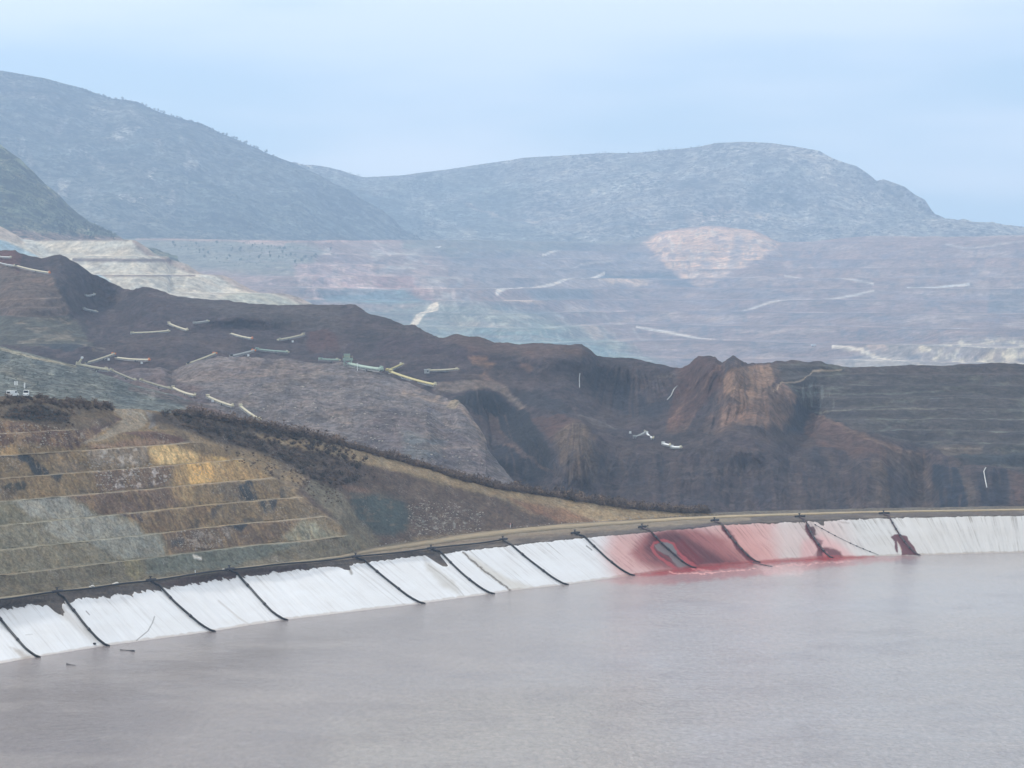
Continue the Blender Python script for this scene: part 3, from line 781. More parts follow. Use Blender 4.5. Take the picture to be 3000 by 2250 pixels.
    ('p', Q6([(590, 290), (690, 290), (680, 350), (600, 340)]), (50, 48, 54), 8, 0.6),
    ('p', Q6([(1180, 200), (1260, 195), (1250, 240), (1180, 240)]), (56, 54, 60), 8, 0.6),
    ('p', Q4([(1830, 1080), (1860, 1070), (1880, 1150), (1860, 1300), (1840, 1200)]), (40, 42, 54), 6, 0.7),
    ('n', (14, 70, 0.05, 0.45, [(1400, 1330), (3300, 1330), (3300, 1520), (1400, 1520)]), (92, 76, 70), 25, 0.5),
    ('n', (18, 90, 0.1, 0.45, [(1400, 1330), (3300, 1330), (3300, 1520), (1400, 1520)]), (52, 50, 60), 25, 0.5),
    # right hand terraced wall
    ('p', wall_poly, (80, 75, 72), 6, 0.92),
    ('n', (70, 14, 0.0, 0.4, wall_poly), (104, 106, 94), 10, 0.6),
    ('n', (90, 12, 0.1, 0.5, wall_poly), (54, 50, 56), 10, 0.6),
    ('p', Q3([(1050, 1050), (2212, 1040), (3300, 1050), (3300, 1110), (2212, 1110), (1700, 1110), (1100, 1090)]), (82, 72, 70), 6, 0.7),
    ('p', Q3([(1620, 1570), (1950, 1570), (1930, 1620), (1700, 1640)]), (110, 96, 84), 5, 0.8),
    ('p', Q3([(1700, 1640), (1900, 1600), (3000, 1610), (3000, 1680), (1800, 1680)]), (48, 56, 62), 6, 0.8),
    ('s', Q3([(720, 1205), (1300, 1210), (1700, 1200)]), (120, 126, 112), 1.5, 0.5, 1.3),
    ('s', Q3([(1600, 1255), (2212, 1250)]), (120, 116, 104), 1.5, 0.5, 1.2),
    ('s', Q3([(860, 1338), (1300, 1330), (1640, 1325), (2212, 1305)]), (142, 136, 118), 1.5, 0.6, 1.4),
    ('s', Q3([(1050, 1395), (1250, 1390), (1700, 1380), (2212, 1385)]), (128, 130, 116), 1.5, 0.55, 1.4),
    ('s', Q3([(1220, 1470), (1800, 1475), (2212, 1455)]), (112, 120, 108), 1.5, 0.5, 1.3),
    ('s', Q3([(1700, 1585), (1930, 1580)]), (150, 134, 114), 1.5, 0.6, 1.6),
    ('n', (8, 60, 0.0, 0.4, Q3([(680, 1130), (1000, 1160), (980, 1320), (760, 1280)])), (122, 126, 120), 6, 0.6),
    # the worn track over the headland
    ('s', Q3([(590, 1240), (640, 1148), (720, 1140), (790, 1122), (845, 1073), (900, 1070), (1030, 1065)]), (178, 158, 132), 1.2, 0.9, 1.6),
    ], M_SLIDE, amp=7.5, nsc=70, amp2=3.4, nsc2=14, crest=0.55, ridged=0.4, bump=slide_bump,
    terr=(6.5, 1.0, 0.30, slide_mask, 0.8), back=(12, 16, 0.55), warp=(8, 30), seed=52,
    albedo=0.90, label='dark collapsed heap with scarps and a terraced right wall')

# grey mound in the middle distance
mound_crest = [(250, 1180), (300, 1140), (330, 1110), (365, 1092), (400, 1082), (470, 1082), (503, 1093), (530, 1078), (580, 1058), (640, 1046), (700, 1047), (750, 1045), (800, 1050), (840, 1048), (900, 1062),
    (1000, 1067), (1080, 1086), (1150, 1110), (1230, 1136), (1290, 1160), (1330, 1176), (1342, 1176), (1362, 1196), (1400, 1248), (1425, 1290), (1422, 1300), (1440, 1330), (1480, 1380), (1520, 1430), (1580, 1490), (1650, 1540)]
sheet('hill', [
    ([(250, 1600), (1650, 1600)], [(250, 1650), (1650, 1640)], 'D'),
    ([(250, 1240), (500, 1180), (900, 1180), (1250, 1270), (1400, 1420), (1650, 1570)], [(250, 2000), (900, 1980), (1300, 1900), (1650, 1700)], 'D'),
    (mound_crest, [(250, 2150), (900, 2150), (1300, 2040), (1450, 1950), (1650, 1780)], 'D')],
    250, 1650, 760, (150, 80), (116, 108, 106), [
    ('p', [(250, 1080), (500, 1085), (560, 1130), (640, 1180), (560, 1220), (250, 1200)], (106, 88, 84), 12, 0.8),
    ('p', [(480, 1092), (520, 1096), (512, 1140), (490, 1130)], (64, 60, 62), 6, 0.6),
    ('p', [(520, 1090), (740, 1045), (980, 1070), (900, 1120), (700, 1110), (560, 1130)], (126, 112, 104), 14, 0.8),
    ('p', [(1140, 1200), (1400, 1290), (1460, 1400), (1250, 1400), (1080, 1340), (1040, 1260)], (112, 100, 100), 16, 0.7),
    ('p', [(1180, 1260), (1300, 1290), (1290, 1350), (1180, 1350)], (116, 124, 124), 18, 0.6),
    ('n', (90, 16, 0.05, 0.5, None), (136, 122, 112), 14, 0.6),
    ('n', (60, 20, 0.1, 0.5, None), (86, 80, 84), 14, 0.6),
    ('r', (860, 760, 40, 160, 0.1, 0.45, [(400, 1080), (1000, 1060), (1400, 1240), (1480, 1420), (1000, 1400), (500, 1200)]), (92, 86, 86), 20, 0.25),
    ('S', [(770, 1140), (840, 1125), (930, 1105), (1010, 1110)], (144, 130, 118), 4, 0.5, 6),
    ('S', [(1180, 1145), (1250, 1165), (1330, 1185), (1370, 1215), (1420, 1290)], (146, 126, 110), 4, 0.7, 5),
    ('p', [(1310, 1190), (1332, 1172), (1350, 1180), (1338, 1200)], (152, 136, 112), 4, 0.8),
    ('S', [(1280, 1160), (1330, 1150), (1400, 1138), (1440, 1130)], (160, 138, 118), 4, 0.7, 5),
    ('n', (30, 14, 0.2, 0.5, [(1000, 1180), (1320, 1200), (1400, 1380), (1050, 1340)]), (74, 70, 78), 12, 0.5),
    ], M_MOUND, amp=6.0, nsc=60, amp2=2.4, nsc2=10, crest=0.5, ridged=0.3, back=(9, 12, 0.5), warp=(8, 26), seed=63,
    bump=lambda px, py: 4 * polar(px, py, 860, 760, 26, 200, 3), label='grey rubble mound in front of the dark scarp')

# scrub slope below the conveyor line, left
scrub_crest = [(-500, 950), (0, 1012), (60, 1026), (120, 1042), (200, 1064), (240, 1078), (320, 1104), (400, 1132), (500, 1156), (560, 1176), (620, 1190), (700, 1222), (780, 1258), (860, 1290), (1000, 1350)]
sheet('hill', [
    ([(-500, 1400), (1000, 1500)], [(-500, 1480), (1000, 1560)], 'D'),
    ([(-500, 1150), (0, 1170), (500, 1230), (1000, 1420)], [(-500, 1750), (1000, 1680)], 'D'),
    (scrub_crest, [(-500, 2020), (300, 1960), (1000, 1780)], 'D')],
    -500, 1000, 560, (90, 90), (98, 102, 96), [
    ('n', (60, 22, 0.0, 0.45, None), (70, 78, 78), 14, 0.7),
    ('n', (30, 12, 0.1, 0.5, None), (136, 138, 128), 10, 0.6),
    ('s', [(-300, 960), (0, 1021), (60, 1036), (140, 1058), (220, 1076)], (150, 142, 118), 3, 0.8, 3.6),
    ('s', [(0, 1084), (50, 1098), (100, 1130)], (124, 118, 100), 6, 0.6, 6),
    ('p', [(560, 1170), (700, 1215), (820, 1280), (640, 1240), (540, 1190)], (102, 84, 80), 8, 0.8),
    ('s', [(380, 1140), (500, 1165), (640, 1210), (720, 1240)], (108, 86, 80), 4, 0.6, 5),
    ], M_SCRUB, amp=3.0, nsc=50, amp2=1.0, nsc2=8, crest=0.4, back=(8, 10, 0.5), warp=(7, 24), seed=77,
    label='grey green scrub slope below the line of conveyors')

# ================================================================== the pond shore: liner slope, embankment, road
shore_py = curve([(-900, 2170), (-500, 2060), (0, 1943), (95, 1926), (298, 1893), (608, 1851), (820, 1817), (1222, 1769), (1425, 1741), (1495, 1730), (1641, 1714),
                  (1838, 1687), (2016, 1664), (2208, 1648), (2423, 1634), (2678, 1626), (3000, 1618), (3700, 1606)])
pair_px = curve([(-900, -1130), (-500, -700), (95, -28), (300, 188), (608, 464), (820, 695), (1222, 1065), (1424, 1284), (1495, 1357), (1641, 1493), (1838, 1707), (2018, 1903),
                 (2208, 2112), (2425, 2357), (2678, 2602), (3000, 2985), (3700, 3760)])
top_py = curve([(-1200, 1890), (-500, 1828), (0, 1777), (118, 1763), (200, 1755), (316, 1738), (452, 1722), (560, 1702), (633, 1690), (705, 1682), (796, 1672), (995, 1654),
                (1018, 1651), (1235, 1624), (1316, 1616), (1493, 1597), (1705, 1574), (1886, 1559), (2000, 1548), (2108, 1537), (2362, 1524), (2610, 1515), (3000, 1509), (3800, 1500)])
top_z = curve([(-700, 13.6), (0, 13.8), (500, 14.2), (1300, 14.8), (2000, 15.3), (3800, 15.5)])
rin_py = curve([(-1300, 1880), (-560, 1822), (0, 1761), (156, 1740), (434, 1706), (678, 1672), (1000, 1641), (1041, 1636), (1267, 1611), (1475, 1585), (1696, 1565), (1886, 1547), (2104, 1528),
                (2348, 1517), (2592, 1508), (3000, 1502), (3900, 1492)])
rout_py = curve([(-1300, 1868), (-560, 1812), (0, 1750), (154, 1731), (434, 1697), (678, 1664), (900, 1640), (1000, 1625), (1090, 1600), (1407, 1556), (1633, 1534), (2000, 1512),
                 (2253, 1503), (2543, 1496), (3000, 1489), (3900, 1478)])
rout_z = curve([(-1300, 16.3), (800, 16.3), (1400, 17.4), (2000, 16.7), (3900, 16.5)])
SB = np.linspace(-800, 3650, 1500)
def shore_pts(sb):
    sb = np.asarray(sb, float)
    py = shore_py(sb); B = unproj(sb, py, d_for_z(sb, py, 0.0))
    pt = pair_px(sb); ty = top_py(pt); T = unproj(pt, ty, d_for_z(pt, ty, top_z(pt)))
    pr = pt + np.clip((pt - sb) * 0.22, -26, 0)
    ry = rin_py(pr); RI = unproj(pr, ry, d_for_z(pr, ry, 16.0))
    oy = rout_py(pr); RO = unproj(pr, oy, d_for_z(pr, oy, rout_z(pr)))
    return B, T, RI, RO
Bp, Tp, RIp, ROp = shore_pts(SB)
def sm(A, k=9):
    ker = np.ones(k) / k
    Q = np.pad(A, ((k // 2, k // 2), (0, 0)), mode='edge')
    return np.stack([np.convolve(Q[:, i], ker, 'valid') for i in range(3)], -1)
SHN = (Tp - Bp)[:, :2]; SHN = SHN / np.linalg.norm(SHN, axis=1)[:, None]      # uphill direction in plan
M_EMB = terrain_mat('embankment_soil', 1.2, 0.18, 0.3, bump=0.8, speck=0.15, speck_scale=0.7)
rows, keys = [], []
for t in np.linspace(-0.35, 1.0, 60): rows.append(Bp + (Tp - Bp) * t); keys.append(t)
for t in np.linspace(0.04, 1, 18): rows.append(Tp + (RIp - Tp) * t); keys.append(1 + t)
for t in np.linspace(0.05, 1, 24): rows.append(RIp + (ROp - RIp) * t); keys.append(2 + t)
base_far = ROp
for j in range(1, 11):
    rows.append(ROp + np.concatenate([SHN * (1.2 * j), np.full((len(SB), 1), 0.0)], 1) + np.array([0, 0, 0.9 * math.sin(min(j, 4) / 4 * math.pi) - 0.62 * max(0, j - 3)]))
    keys.append(3 + j / 10)
for j in range(1, 9):
    rows.append(rows[-1] + np.concatenate([SHN * 4.0, np.full((len(SB), 1), -2.6)], 1)); keys.append(5)
P = np.array(rows)
K = np.array(keys)[:, None]
nz = fbm(P[..., 0] / 3.5, P[..., 1] / 3.5, 0, 5, 5)
P[..., 2] += np.where(K > 1.02, 0.28, 0.0) * nz * np.where(K > 5.0, 0, 1) - np.where(K < 1.03, 0.25, 0.0)
EX, EY = proj(P)
Q0 = lambda pts: cv(0, 1150, pts)
Q5 = lambda pts: cv(1000, 1150, pts)
Q2 = lambda pts: cv(1700, 1450, pts, 0.226)
C = paint((86, 78, 72), EX, EY, [
    ('n', (50, 8, 0.0, 0.4, None), (112, 102, 90), 8, 0.5),
    ('p', [(900, 1650), (1090, 1598), (1407, 1554), (1633, 1532), (2000, 1510), (2200, 1504), (2200, 1525), (1900, 1545), (1500, 1580), (1267, 1606), (1041, 1634)], (126, 114, 96), 4, 0.8),
    ('p', [(450, 1712), (560, 1690), (660, 1678), (900, 1650), (900, 1680), (700, 1690), (560, 1720)], (78, 62, 60), 3, 0.7),
    ('p', [(1700, 1580), (2000, 1548), (2100, 1530), (2100, 1545), (1900, 1565)], (82, 72, 76), 2, 0.7),
    ('s', [(1000, 1628), (1200, 1600), (1500, 1575), (1800, 1552)], (96, 78, 68), 2, 0.5, 2),
    ('p', [(2000, 1500), (3800, 1460), (3800, 1489), (3000, 1493), (2253, 1504), (2000, 1513)], (104, 98, 88), 2, 0.8),
    ], (5, 20), 8)
uvE = np.stack(np.broadcast_arrays(np.concatenate([[0], np.cumsum(np.linalg.norm(np.diff(Bp, axis=0), axis=1))])[None, :], K * 12), -1)
tag(grid_mesh('embankment_ground', P, C, uvE, M_EMB), 'dark soil embankment round the tailings pond', kind='structure')

# perimeter road, a pale sheet on the embankment
M_ROAD = terrain_mat('pale_gravel_road', 1.0, 0.12, 0.15, bump=0.4)
rw0 = curve([(-800, 0.10), (900, 0.15), (1200, 0.36), (1700, 0.50), (2000, 0.52), (2600, 0.46), (3650, 0.42)])(SB)[:, None]
rw1 = curve([(-800, 0.85), (800, 0.75), (1200, 0.72), (1700, 0.84), (2000, 0.80), (2600, 0.74), (3650, 0.72)])(SB)[:, None]
wob = (0.03 * fbm(SB / 30, SB * 0, 0, 4, 3))[:, None]
rr = [RIp + (ROp - RIp) * (rw0 + wob), RIp + (ROp - RIp) * ((rw0 + rw1) / 2), RIp + (ROp - RIp) * (rw1 + wob)]
PR = np.array([rr[0] - [0, 0, .35], rr[0] + [0, 0, .30], rr[1] + [0, 0, .36], rr[2] + [0, 0, .30], rr[2] - [0, 0, .35]])
RX, RY = proj(PR)
CR = paint((158, 142, 114), RX, RY, [('p', [(-900, 1950), (1040, 1700), (1040, 1600), (-900, 1750)], (118, 112, 96), 60, 0.9), ('p', [(1000, 1700), (1000, 1580), (1420, 1550), (1880, 1515), (1900, 1560)], (124, 114, 96), 60, 0.85),
                                     ('n', (40, 6, 0.1, 0.5, None), (150, 134, 108), 4, 0.6)], (2, 20), 6)
tag(grid_mesh('road', PR, CR, None, M_ROAD), 'pale gravel road along the pond embankment', kind='structure')

# white liner
def liner_mat():
    m, n, l, b = new_mat('white_geomembrane')
    at = N(n, 'ShaderNodeAttribute', attribute_name='Col')
    uv = N(n, 'ShaderNodeTexCoord').outputs['UV']
    s1 = noise(n, l, mapping(n, l, uv, (0.55, 0.016, 1)), 1.0, 5, 0.62, 0.12)
    s2 = noise(n, l, mapping(n, l, uv, (2.2, 0.05, 1), ), 1.0, 4, 0.6, 0.1)
    n1 = noise(n, l, mapping(n, l, uv, (0.09, 0.12, 1)), 1.0, 6, 0.6)
    k = maprange(n, l, mathn(n, l, 'ADD', mathn(n, l, 'MULTIPLY', s1, 0.6), mathn(n, l, 'MULTIPLY', s2, 0.4)), 0.50, 0.62, 0, 1, True)
    k = mathn(n, l, 'MULTIPLY', k, maprange(n, l, n1, 0.36, 0.58, 0.15, 1.0))
    k = mathn(n, l, 'MULTIPLY', k, at.outputs['Alpha'])
    stain = N(n, 'ShaderNodeVectorMath', operation='MULTIPLY'); l.new(at.outputs['Color'], stain.inputs[0]); stain.inputs[1].default_value = (0.42, 0.38, 0.34)
    c = mixc(n, l, k, at.outputs['Color'], stain.outputs[0])
    f = maprange(n, l, s2, 0.35, 0.65, 0.97, 1.03)
    l.new(scale_col(n, l, c, f), b.inputs['Base Color'])
    b.inputs['Roughness'].default_value = 0.55
    bp = N(n, 'ShaderNodeBump'); bp.inputs['Strength'].default_value = 0.6; bp.inputs['Distance'].default_value = 0.25
    l.new(s1, bp.inputs['Height']); l.new(bp.outputs[0], b.inputs['Normal'])
    return m
M_LINER = liner_mat()
SL = np.linspace(-800, 3650, 2600)
lB, lT, _, _ = shore_pts(SL)
lN = np.cross(np.gradient(lB, axis=0), lT - lB); lN /= np.linalg.norm(lN, axis=1)[:, None]; lN *= np.sign(lN[:, 2:3])
ptx = pair_px(SL)
sc = np.abs(vnoise(ptx / 22.0, 0 * ptx, 0, 4)) * 0.6 + np.abs(vnoise(ptx / 7.0, 0 * ptx + 3, 0, 5)) * 0.4 + 0.25 * np.clip(vnoise(ptx / 3.0, 0 * ptx, 0, 6), 0, 1)
jamp = curve([(-900, .16), (0, .09), (200, .12), (600, .13), (900, .08), (1050, .05), (1250, .05), (1400, .035), (1700, .03), (2000, .04), (2400, .07), (2700, .04), (3700, .03)])(ptx)
notch = 0.26 * np.exp(-((ptx - 148) / 17) ** 4) + 0.30 * np.exp(-((ptx - 1262) / 17) ** 4) + 0.09 * np.exp(-((ptx - 1000) / 14) ** 4) + 0.10 * np.exp(-((ptx - 2400) / 8) ** 4)
ttop = 1.0 - jamp * sc - notch
tt = np.linspace(0, 1, 110)[:, None]
tl = -0.22 + (ttop[None, :] + 0.22) * tt
P = lB[None] + (lT - lB)[None] * tl[..., None] + lN[None] * 0.12
arc = np.concatenate([[0], np.cumsum(np.linalg.norm(np.diff(lB, axis=0), axis=1))])
wr = fbm(np.broadcast_to(arc / 2.6, tl.shape), tl * 1.5, 0, 4, 9) * 0.22
P += lN[None] * wr[..., None]
P[-1] -= lN * 0.35
UVl = np.stack(np.broadcast_arrays(arc[None, :], tl * 30), -1)
LX, LY = proj(P)
C = paint((226, 229, 232), LX, LY, [
    ('p', [(1850, 1480), (3900, 1480), (3900, 1700), (1850, 1750)], (196, 194, 190), 110, 0.9),
    ('p', [(2450, 1480), (3900, 1480), (3900, 1700), (2450, 1700)], (206, 206, 205), 60, 0.6),
    # dirt below the ragged edge and beside the pipes
    ('p', [(150, 1785), (172, 1765), (240, 1830), (300, 1890), (270, 1880)], (170, 160, 146), 10, 0.35),
    ('p', [(1238, 1630), (1262, 1650), (1330, 1700), (1350, 1745), (1300, 1720), (1250, 1668)], (176, 170, 158), 8, 0.5),
    ('s', [(1255, 1655), (1290, 1680), (1340, 1722), (1358, 1744)], (120, 112, 96), 2, 0.5, 1.2),
    ('p', [(1357, 1618), (1375, 1625), (1480, 1690), (1560, 1718), (1500, 1730), (1430, 1685)], (196, 190, 176), 8, 0.6),
    ('S', [(1357, 1617), (1372, 1634), (1400, 1656), (1440, 1688), (1470, 1708), (1496, 1730)], (96, 86, 74), 2, 0.9, 2.6),
    ('s', [(640, 1760), (700, 1810), (740, 1836), (760, 1830)], (168, 158, 148), 3, 0.5, 2),
    ('p', [(30, 1895), (60, 1905), (95, 1930), (70, 1935)], (160, 148, 134), 6, 0.6),
    ('s', [(400, 1876), (434, 1848), (446, 1826), (453, 1806)], (96, 92, 88), 1.0, 0.8, 1.3),
    ('s', [(75, 1860), (95, 1858)], (150, 150, 150), 1, 0.6, 0.9),
    ('s', [(252, 1790), (262, 1801)], (80, 72, 66), 1, 0.8, 1.3),
    ('s', [(20, 1665), (28, 1680)], (100, 90, 80), 1, 0.8, 1.3),
    ('s', [(1018, 1655), (1030, 1680)], (110, 100, 84), 3, 0.7, 4),
    ('s', Q2([(90, 560), (130, 610)]), (90, 96, 90), 1, 0.7, 1.5), ('s', Q2([(80, 660), (150, 715)]), (60, 66, 62), 1, 0.8, 1.5),
    ('s', Q2([(460, 515), (530, 585)]), (90, 80, 74), 1, 0.8, 1.2),
    ('p', Q6([(880, 612), (905, 615), (900, 632), (885, 630)]), (150, 144, 134), 2, 0.8),
    ('p', Q6([(1010, 612), (1080, 625), (1075, 632), (1030, 626)]), (140, 134, 124), 3, 0.7),
    # red and pink chemical stains
    ('p', Q2([(420, 500), (860, 450), (1850, 360), (2500, 300), (2560, 900), (1300, 1020), (520, 1080), (330, 760)]), (206, 152, 146), 34, 0.85),
    ('p', [(1760, 1560), (2110, 1530), (2460, 1510), (2500, 1640), (2200, 1660), (1800, 1700)], (214, 176, 170), 60, 0.45),
    ('p', Q2([(640, 760), (820, 520), (1200, 430), (1500, 440), (1900, 560), (2250, 820), (2260, 920), (1300, 990), (1000, 970), (760, 880)]), (150, 78, 76), 16, 0.88),
    ('p', Q2([(820, 700), (900, 540), (1120, 470), (1330, 500), (1560, 640), (1900, 840), (2100, 900), (1480, 930), (1200, 930), (960, 860)]), (84, 18, 28), 14, 0.95),
    ('p', Q2([(1130, 690), (1330, 560), (1460, 700), (1620, 860), (1470, 930), (1300, 800)]), (110, 18, 28), 8, 0.9),
    ('d', (60, 3.5, 0.69, 0.08, 0.4, Q2([(640, 620), (900, 470), (1500, 470), (2250, 820), (2200, 920), (1000, 970), (760, 880)])), (84, 22, 32), 10, 0.40),
    ('d', (70, 3.0, 0.69, 0.10, 0.4, Q2([(300, 560), (900, 450), (1900, 380), (2500, 330), (2600, 880), (1300, 1010), (520, 1060)])), (150, 84, 84), 14, 0.35),
    ('S', Q2([(1260, 970), (1130, 880), (1000, 790), (930, 680), (960, 620), (1080, 590), (1200, 630), (1270, 740), (1380, 850), (1500, 930)]), (176, 66, 70), 1.8, 0.85, 4.5),
    ('p', Q2([(965, 655), (1040, 620), (1130, 612), (1190, 650), (1250, 730), (1260, 780), (1340, 850), (1425, 945), (1310, 950), (1200, 870), (1150, 790), (1050, 740), (990, 690)]), (126, 116, 116), 2.2, 0.9),
    ('p', Q2([(1080, 615), (1190, 645), (1240, 720), (1240, 790), (1120, 700)]), (112, 116, 118), 2, 0.7),
    ('S', Q2([(1010, 730), (1080, 780), (1160, 830)]), (120, 22, 32), 1.5, 0.9, 2.5),
    ('S', Q2([(1250, 790), (1340, 850), (1440, 930)]), (206, 96, 96), 1.5, 0.8, 2.5),
    ('p', Q6([(240, 640), (400, 640), (600, 860), (440, 880), (300, 760)]), (204, 148, 142), 26, 0.7),
    ('S', Q6([(262, 655), (295, 690), (330, 740), (365, 790), (420, 845), (462, 880)]), (92, 20, 34), 3.0, 0.95, 7),
    ('p', Q6([(280, 655), (320, 680), (350, 740), (330, 750)]), (104, 44, 54), 5, 0.8),
    ('p', Q6([(780, 740), (900, 700), (1010, 760), (1120, 850), (760, 870)]), (214, 168, 166), 14, 0.75),
    ('S', Q6([(805, 645), (825, 690), (860, 745), (890, 790), (930, 845)]), (98, 20, 34), 2.5, 0.95, 7),
    ('p', Q6([(800, 650), (850, 650), (870, 700), (830, 715)]), (74, 16, 30), 3, 0.9),
    ('p', Q6([(860, 720), (910, 740), (900, 770), (870, 765)]), (96, 36, 48), 4, 0.7),
    ('p', Q6([(860, 830), (880, 790), (950, 780), (1020, 810), (1040, 850), (870, 860)]), (92, 26, 36), 5, 0.9),
    ('p', Q6([(905, 820), (935, 808), (950, 850), (910, 850)]), (206, 120, 120), 3, 0.7),
    ('p', Q6([(1352, 716), (1375, 701), (1420, 698), (1455, 712), (1466, 735), (1500, 780), (1532, 832), (1420, 835), (1418, 790), (1392, 745), (1392, 820), (1376, 812), (1372, 745)]), (88, 24, 38), 1.6, 0.95),
    ('s', Q6([(1392, 745), (1420, 800)]), (190, 150, 130), 1.0, 0.6, 1.0),
    ('p', [(1850, 1705), (2016, 1668), (2208, 1652), (2423, 1638), (2560, 1634), (2560, 1628), (2423, 1627), (2208, 1642), (2016, 1658), (1850, 1682)], (170, 70, 70), 3, 0.6),
    ], (4, 16), 12)
tide = (1 - sstep(0.012, 0.045, tl + 0.02 * fbm(LX / 14, LX * 0, 0, 3, 55)))[..., None]
C = C * (1 - 0.30 * tide * np.array([0.8, 1.0, 1.15]))
C = C * (1 - (0.07 * (1 + fbm(LX / 60, LY / 22, 0, 5, 57)) * np.ones(LX.shape))[..., None] * np.array([0.7, 0.9, 1.1]))
AL = curve([(-900, .5), (1000, .5), (1900, .7), (2150, .8), (2500, .8), (3000, .7), (3900, .7)])(LX) * (0.6 + 0.5 * sstep(0.5, 1.0, tl))
lo = grid_mesh('pond_liner', P, C, UVl, M_LINER)
a4 = np.ones(LX.shape + (4,), np.float32); a4[..., :3] = C; a4[..., 3] = np.clip(AL, 0, 1)
lo.data.color_attributes['Col'].data.foreach_set('color', a4.reshape(-1))
tag(lo, 'white plastic liner on the pond slope, streaked and stained red', 'pond liner')

# ------------------------------------------------------------------ pond surface
def water_mat():
    m, n, l, b = new_mat('turbid_water')
    att = N(n, 'ShaderNodeAttribute', attribute_name='Col'); at = att.outputs['Color']
    P_ = N(n, 'ShaderNodeNewGeometry').outputs['Position']
    big = noise(n, l, mapping(n, l, P_, (0.006, 0.010, 1)), 1.0, 4, 0.55, 0.4)
    mid = noise(n, l, mapping(n, l, P_, (0.03, 0.05, 1)), 1.0, 5, 0.6)
    w1 = noise(n, l, mapping(n, l, P_, (0.40, 0.22, 1), (0, 0, 0.25)), 1.0, 5, 0.7, 0.3)
    w2 = noise(n, l, mapping(n, l, P_, (1.6, 0.8, 1), (0, 0, -0.2)), 1.0, 3, 0.7, 0.2)
    wind = maprange(n, l, mathn(n, l, 'ADD', mathn(n, l, 'MULTIPLY', big, 0.7), mathn(n, l, 'MULTIPLY', mid, 0.3)), 0.38, 0.62, 0.55, 1.0, True)
    wind = mathn(n, l, 'MULTIPLY', wind, att.outputs['Alpha'])
    h = mathn(n, l, 'MULTIPLY', mathn(n, l, 'ADD', mathn(n, l, 'MULTIPLY', w1, 1.0), mathn(n, l, 'MULTIPLY', w2, 0.35)), wind)
    f = mathn(n, l, 'MULTIPLY', maprange(n, l, big, 0.3, 0.7, 0.93, 1.07), maprange(n, l, noise(n, l, mapping(n, l, P_, (0.7, 0.17, 1)), 1.0, 2, 0.6), 0.3, 0.7, 0.84, 1.16))  # fine ripple light and dark multiplied into the base colour
    l.new(scale_col(n, l, at, f), b.inputs['Base Color'])
    b.inputs['Roughness'].default_value = 0.16
    b.inputs['IOR'].default_value = 1.33
    b.inputs['Specular IOR Level'].default_value = 0.5
    bp = N(n, 'ShaderNodeBump'); bp.inputs['Strength'].default_value = 1.0; bp.inputs['Distance'].default_value = 1.5
    l.new(h, bp.inputs['Height']); l.new(bp.outputs[0], b.inputs['Normal'])
    return m
M_WATER = water_mat()
WX = np.linspace(-800, 3650, 1100)
wB, _, _, _ = shore_pts(WX)
far = wB + np.concatenate([np.gradient(wB, axis=0)[:, 1:2] * -0, np.full((len(WX), 1), 4.0), np.zeros((len(WX), 1))], 1)
fr = np.concatenate([[0.0], np.cumsum(np.concatenate([np.full(60, 1.0), np.geomspace(1.2, 30, 70)]))]); fr = fr / fr[-1]
near = unproj(WX, np.full(WX.shape, 3600.0), d_for_z(WX, np.full(WX.shape, 3600.0), 0.0))
fpy = shore_py(WX) - 0.0
PYw = fpy[None, :] + (3600 - fpy)[None, :] * fr[:, None]
Pw = unproj(np.broadcast_to(WX, PYw.shape), PYw, d_for_z(WX[None, :], PYw, 0.0))
Pw = np.concatenate([far[None], Pw]); Pw[..., 2] = 0.0
PXw, PYy = proj(Pw)
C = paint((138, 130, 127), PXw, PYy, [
    ('p', [(-900, 1700), (600, 1800), (500, 2100), (200, 2400), (-900, 2600)], (122, 112, 112), 160, 0.7),  # darker left side, hill reflection painted into the water colour
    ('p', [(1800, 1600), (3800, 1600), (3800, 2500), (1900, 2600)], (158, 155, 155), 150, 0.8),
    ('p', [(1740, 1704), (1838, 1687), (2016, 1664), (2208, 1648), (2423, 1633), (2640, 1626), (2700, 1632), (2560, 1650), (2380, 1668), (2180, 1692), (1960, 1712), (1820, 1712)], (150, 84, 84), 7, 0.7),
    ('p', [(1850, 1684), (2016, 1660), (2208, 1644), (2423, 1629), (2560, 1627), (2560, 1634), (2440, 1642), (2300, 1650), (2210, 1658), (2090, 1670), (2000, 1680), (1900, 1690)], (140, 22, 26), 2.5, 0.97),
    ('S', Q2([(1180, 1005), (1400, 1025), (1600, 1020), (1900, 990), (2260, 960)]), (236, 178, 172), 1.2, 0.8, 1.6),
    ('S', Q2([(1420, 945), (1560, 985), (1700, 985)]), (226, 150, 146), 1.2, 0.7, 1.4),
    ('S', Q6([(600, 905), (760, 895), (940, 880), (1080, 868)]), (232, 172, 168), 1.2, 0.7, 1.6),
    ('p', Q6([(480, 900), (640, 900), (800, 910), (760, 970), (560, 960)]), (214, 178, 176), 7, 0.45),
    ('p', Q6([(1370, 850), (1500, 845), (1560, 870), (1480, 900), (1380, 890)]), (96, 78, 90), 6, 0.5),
    ('p', [(-900, 2500), (-900, 1900), (0, 1945), (820, 1822), (1400, 1750), (1500, 1770), (1000, 1900), (600, 2060), (300, 2260)], (96, 86, 85), 90, 0.7),  # dark hill reflection along the left shore, painted as colour
    ('p', [(900, 2400), (1000, 2120), (1500, 2020), (1900, 2010), (2000, 2200), (1900, 2400)], (184, 178, 168), 110, 0.4),  # pale sheen painted into the water colour
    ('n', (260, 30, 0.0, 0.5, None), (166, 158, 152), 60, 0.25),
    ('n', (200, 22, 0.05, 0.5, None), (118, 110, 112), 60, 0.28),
    ], (9, 14), 15)
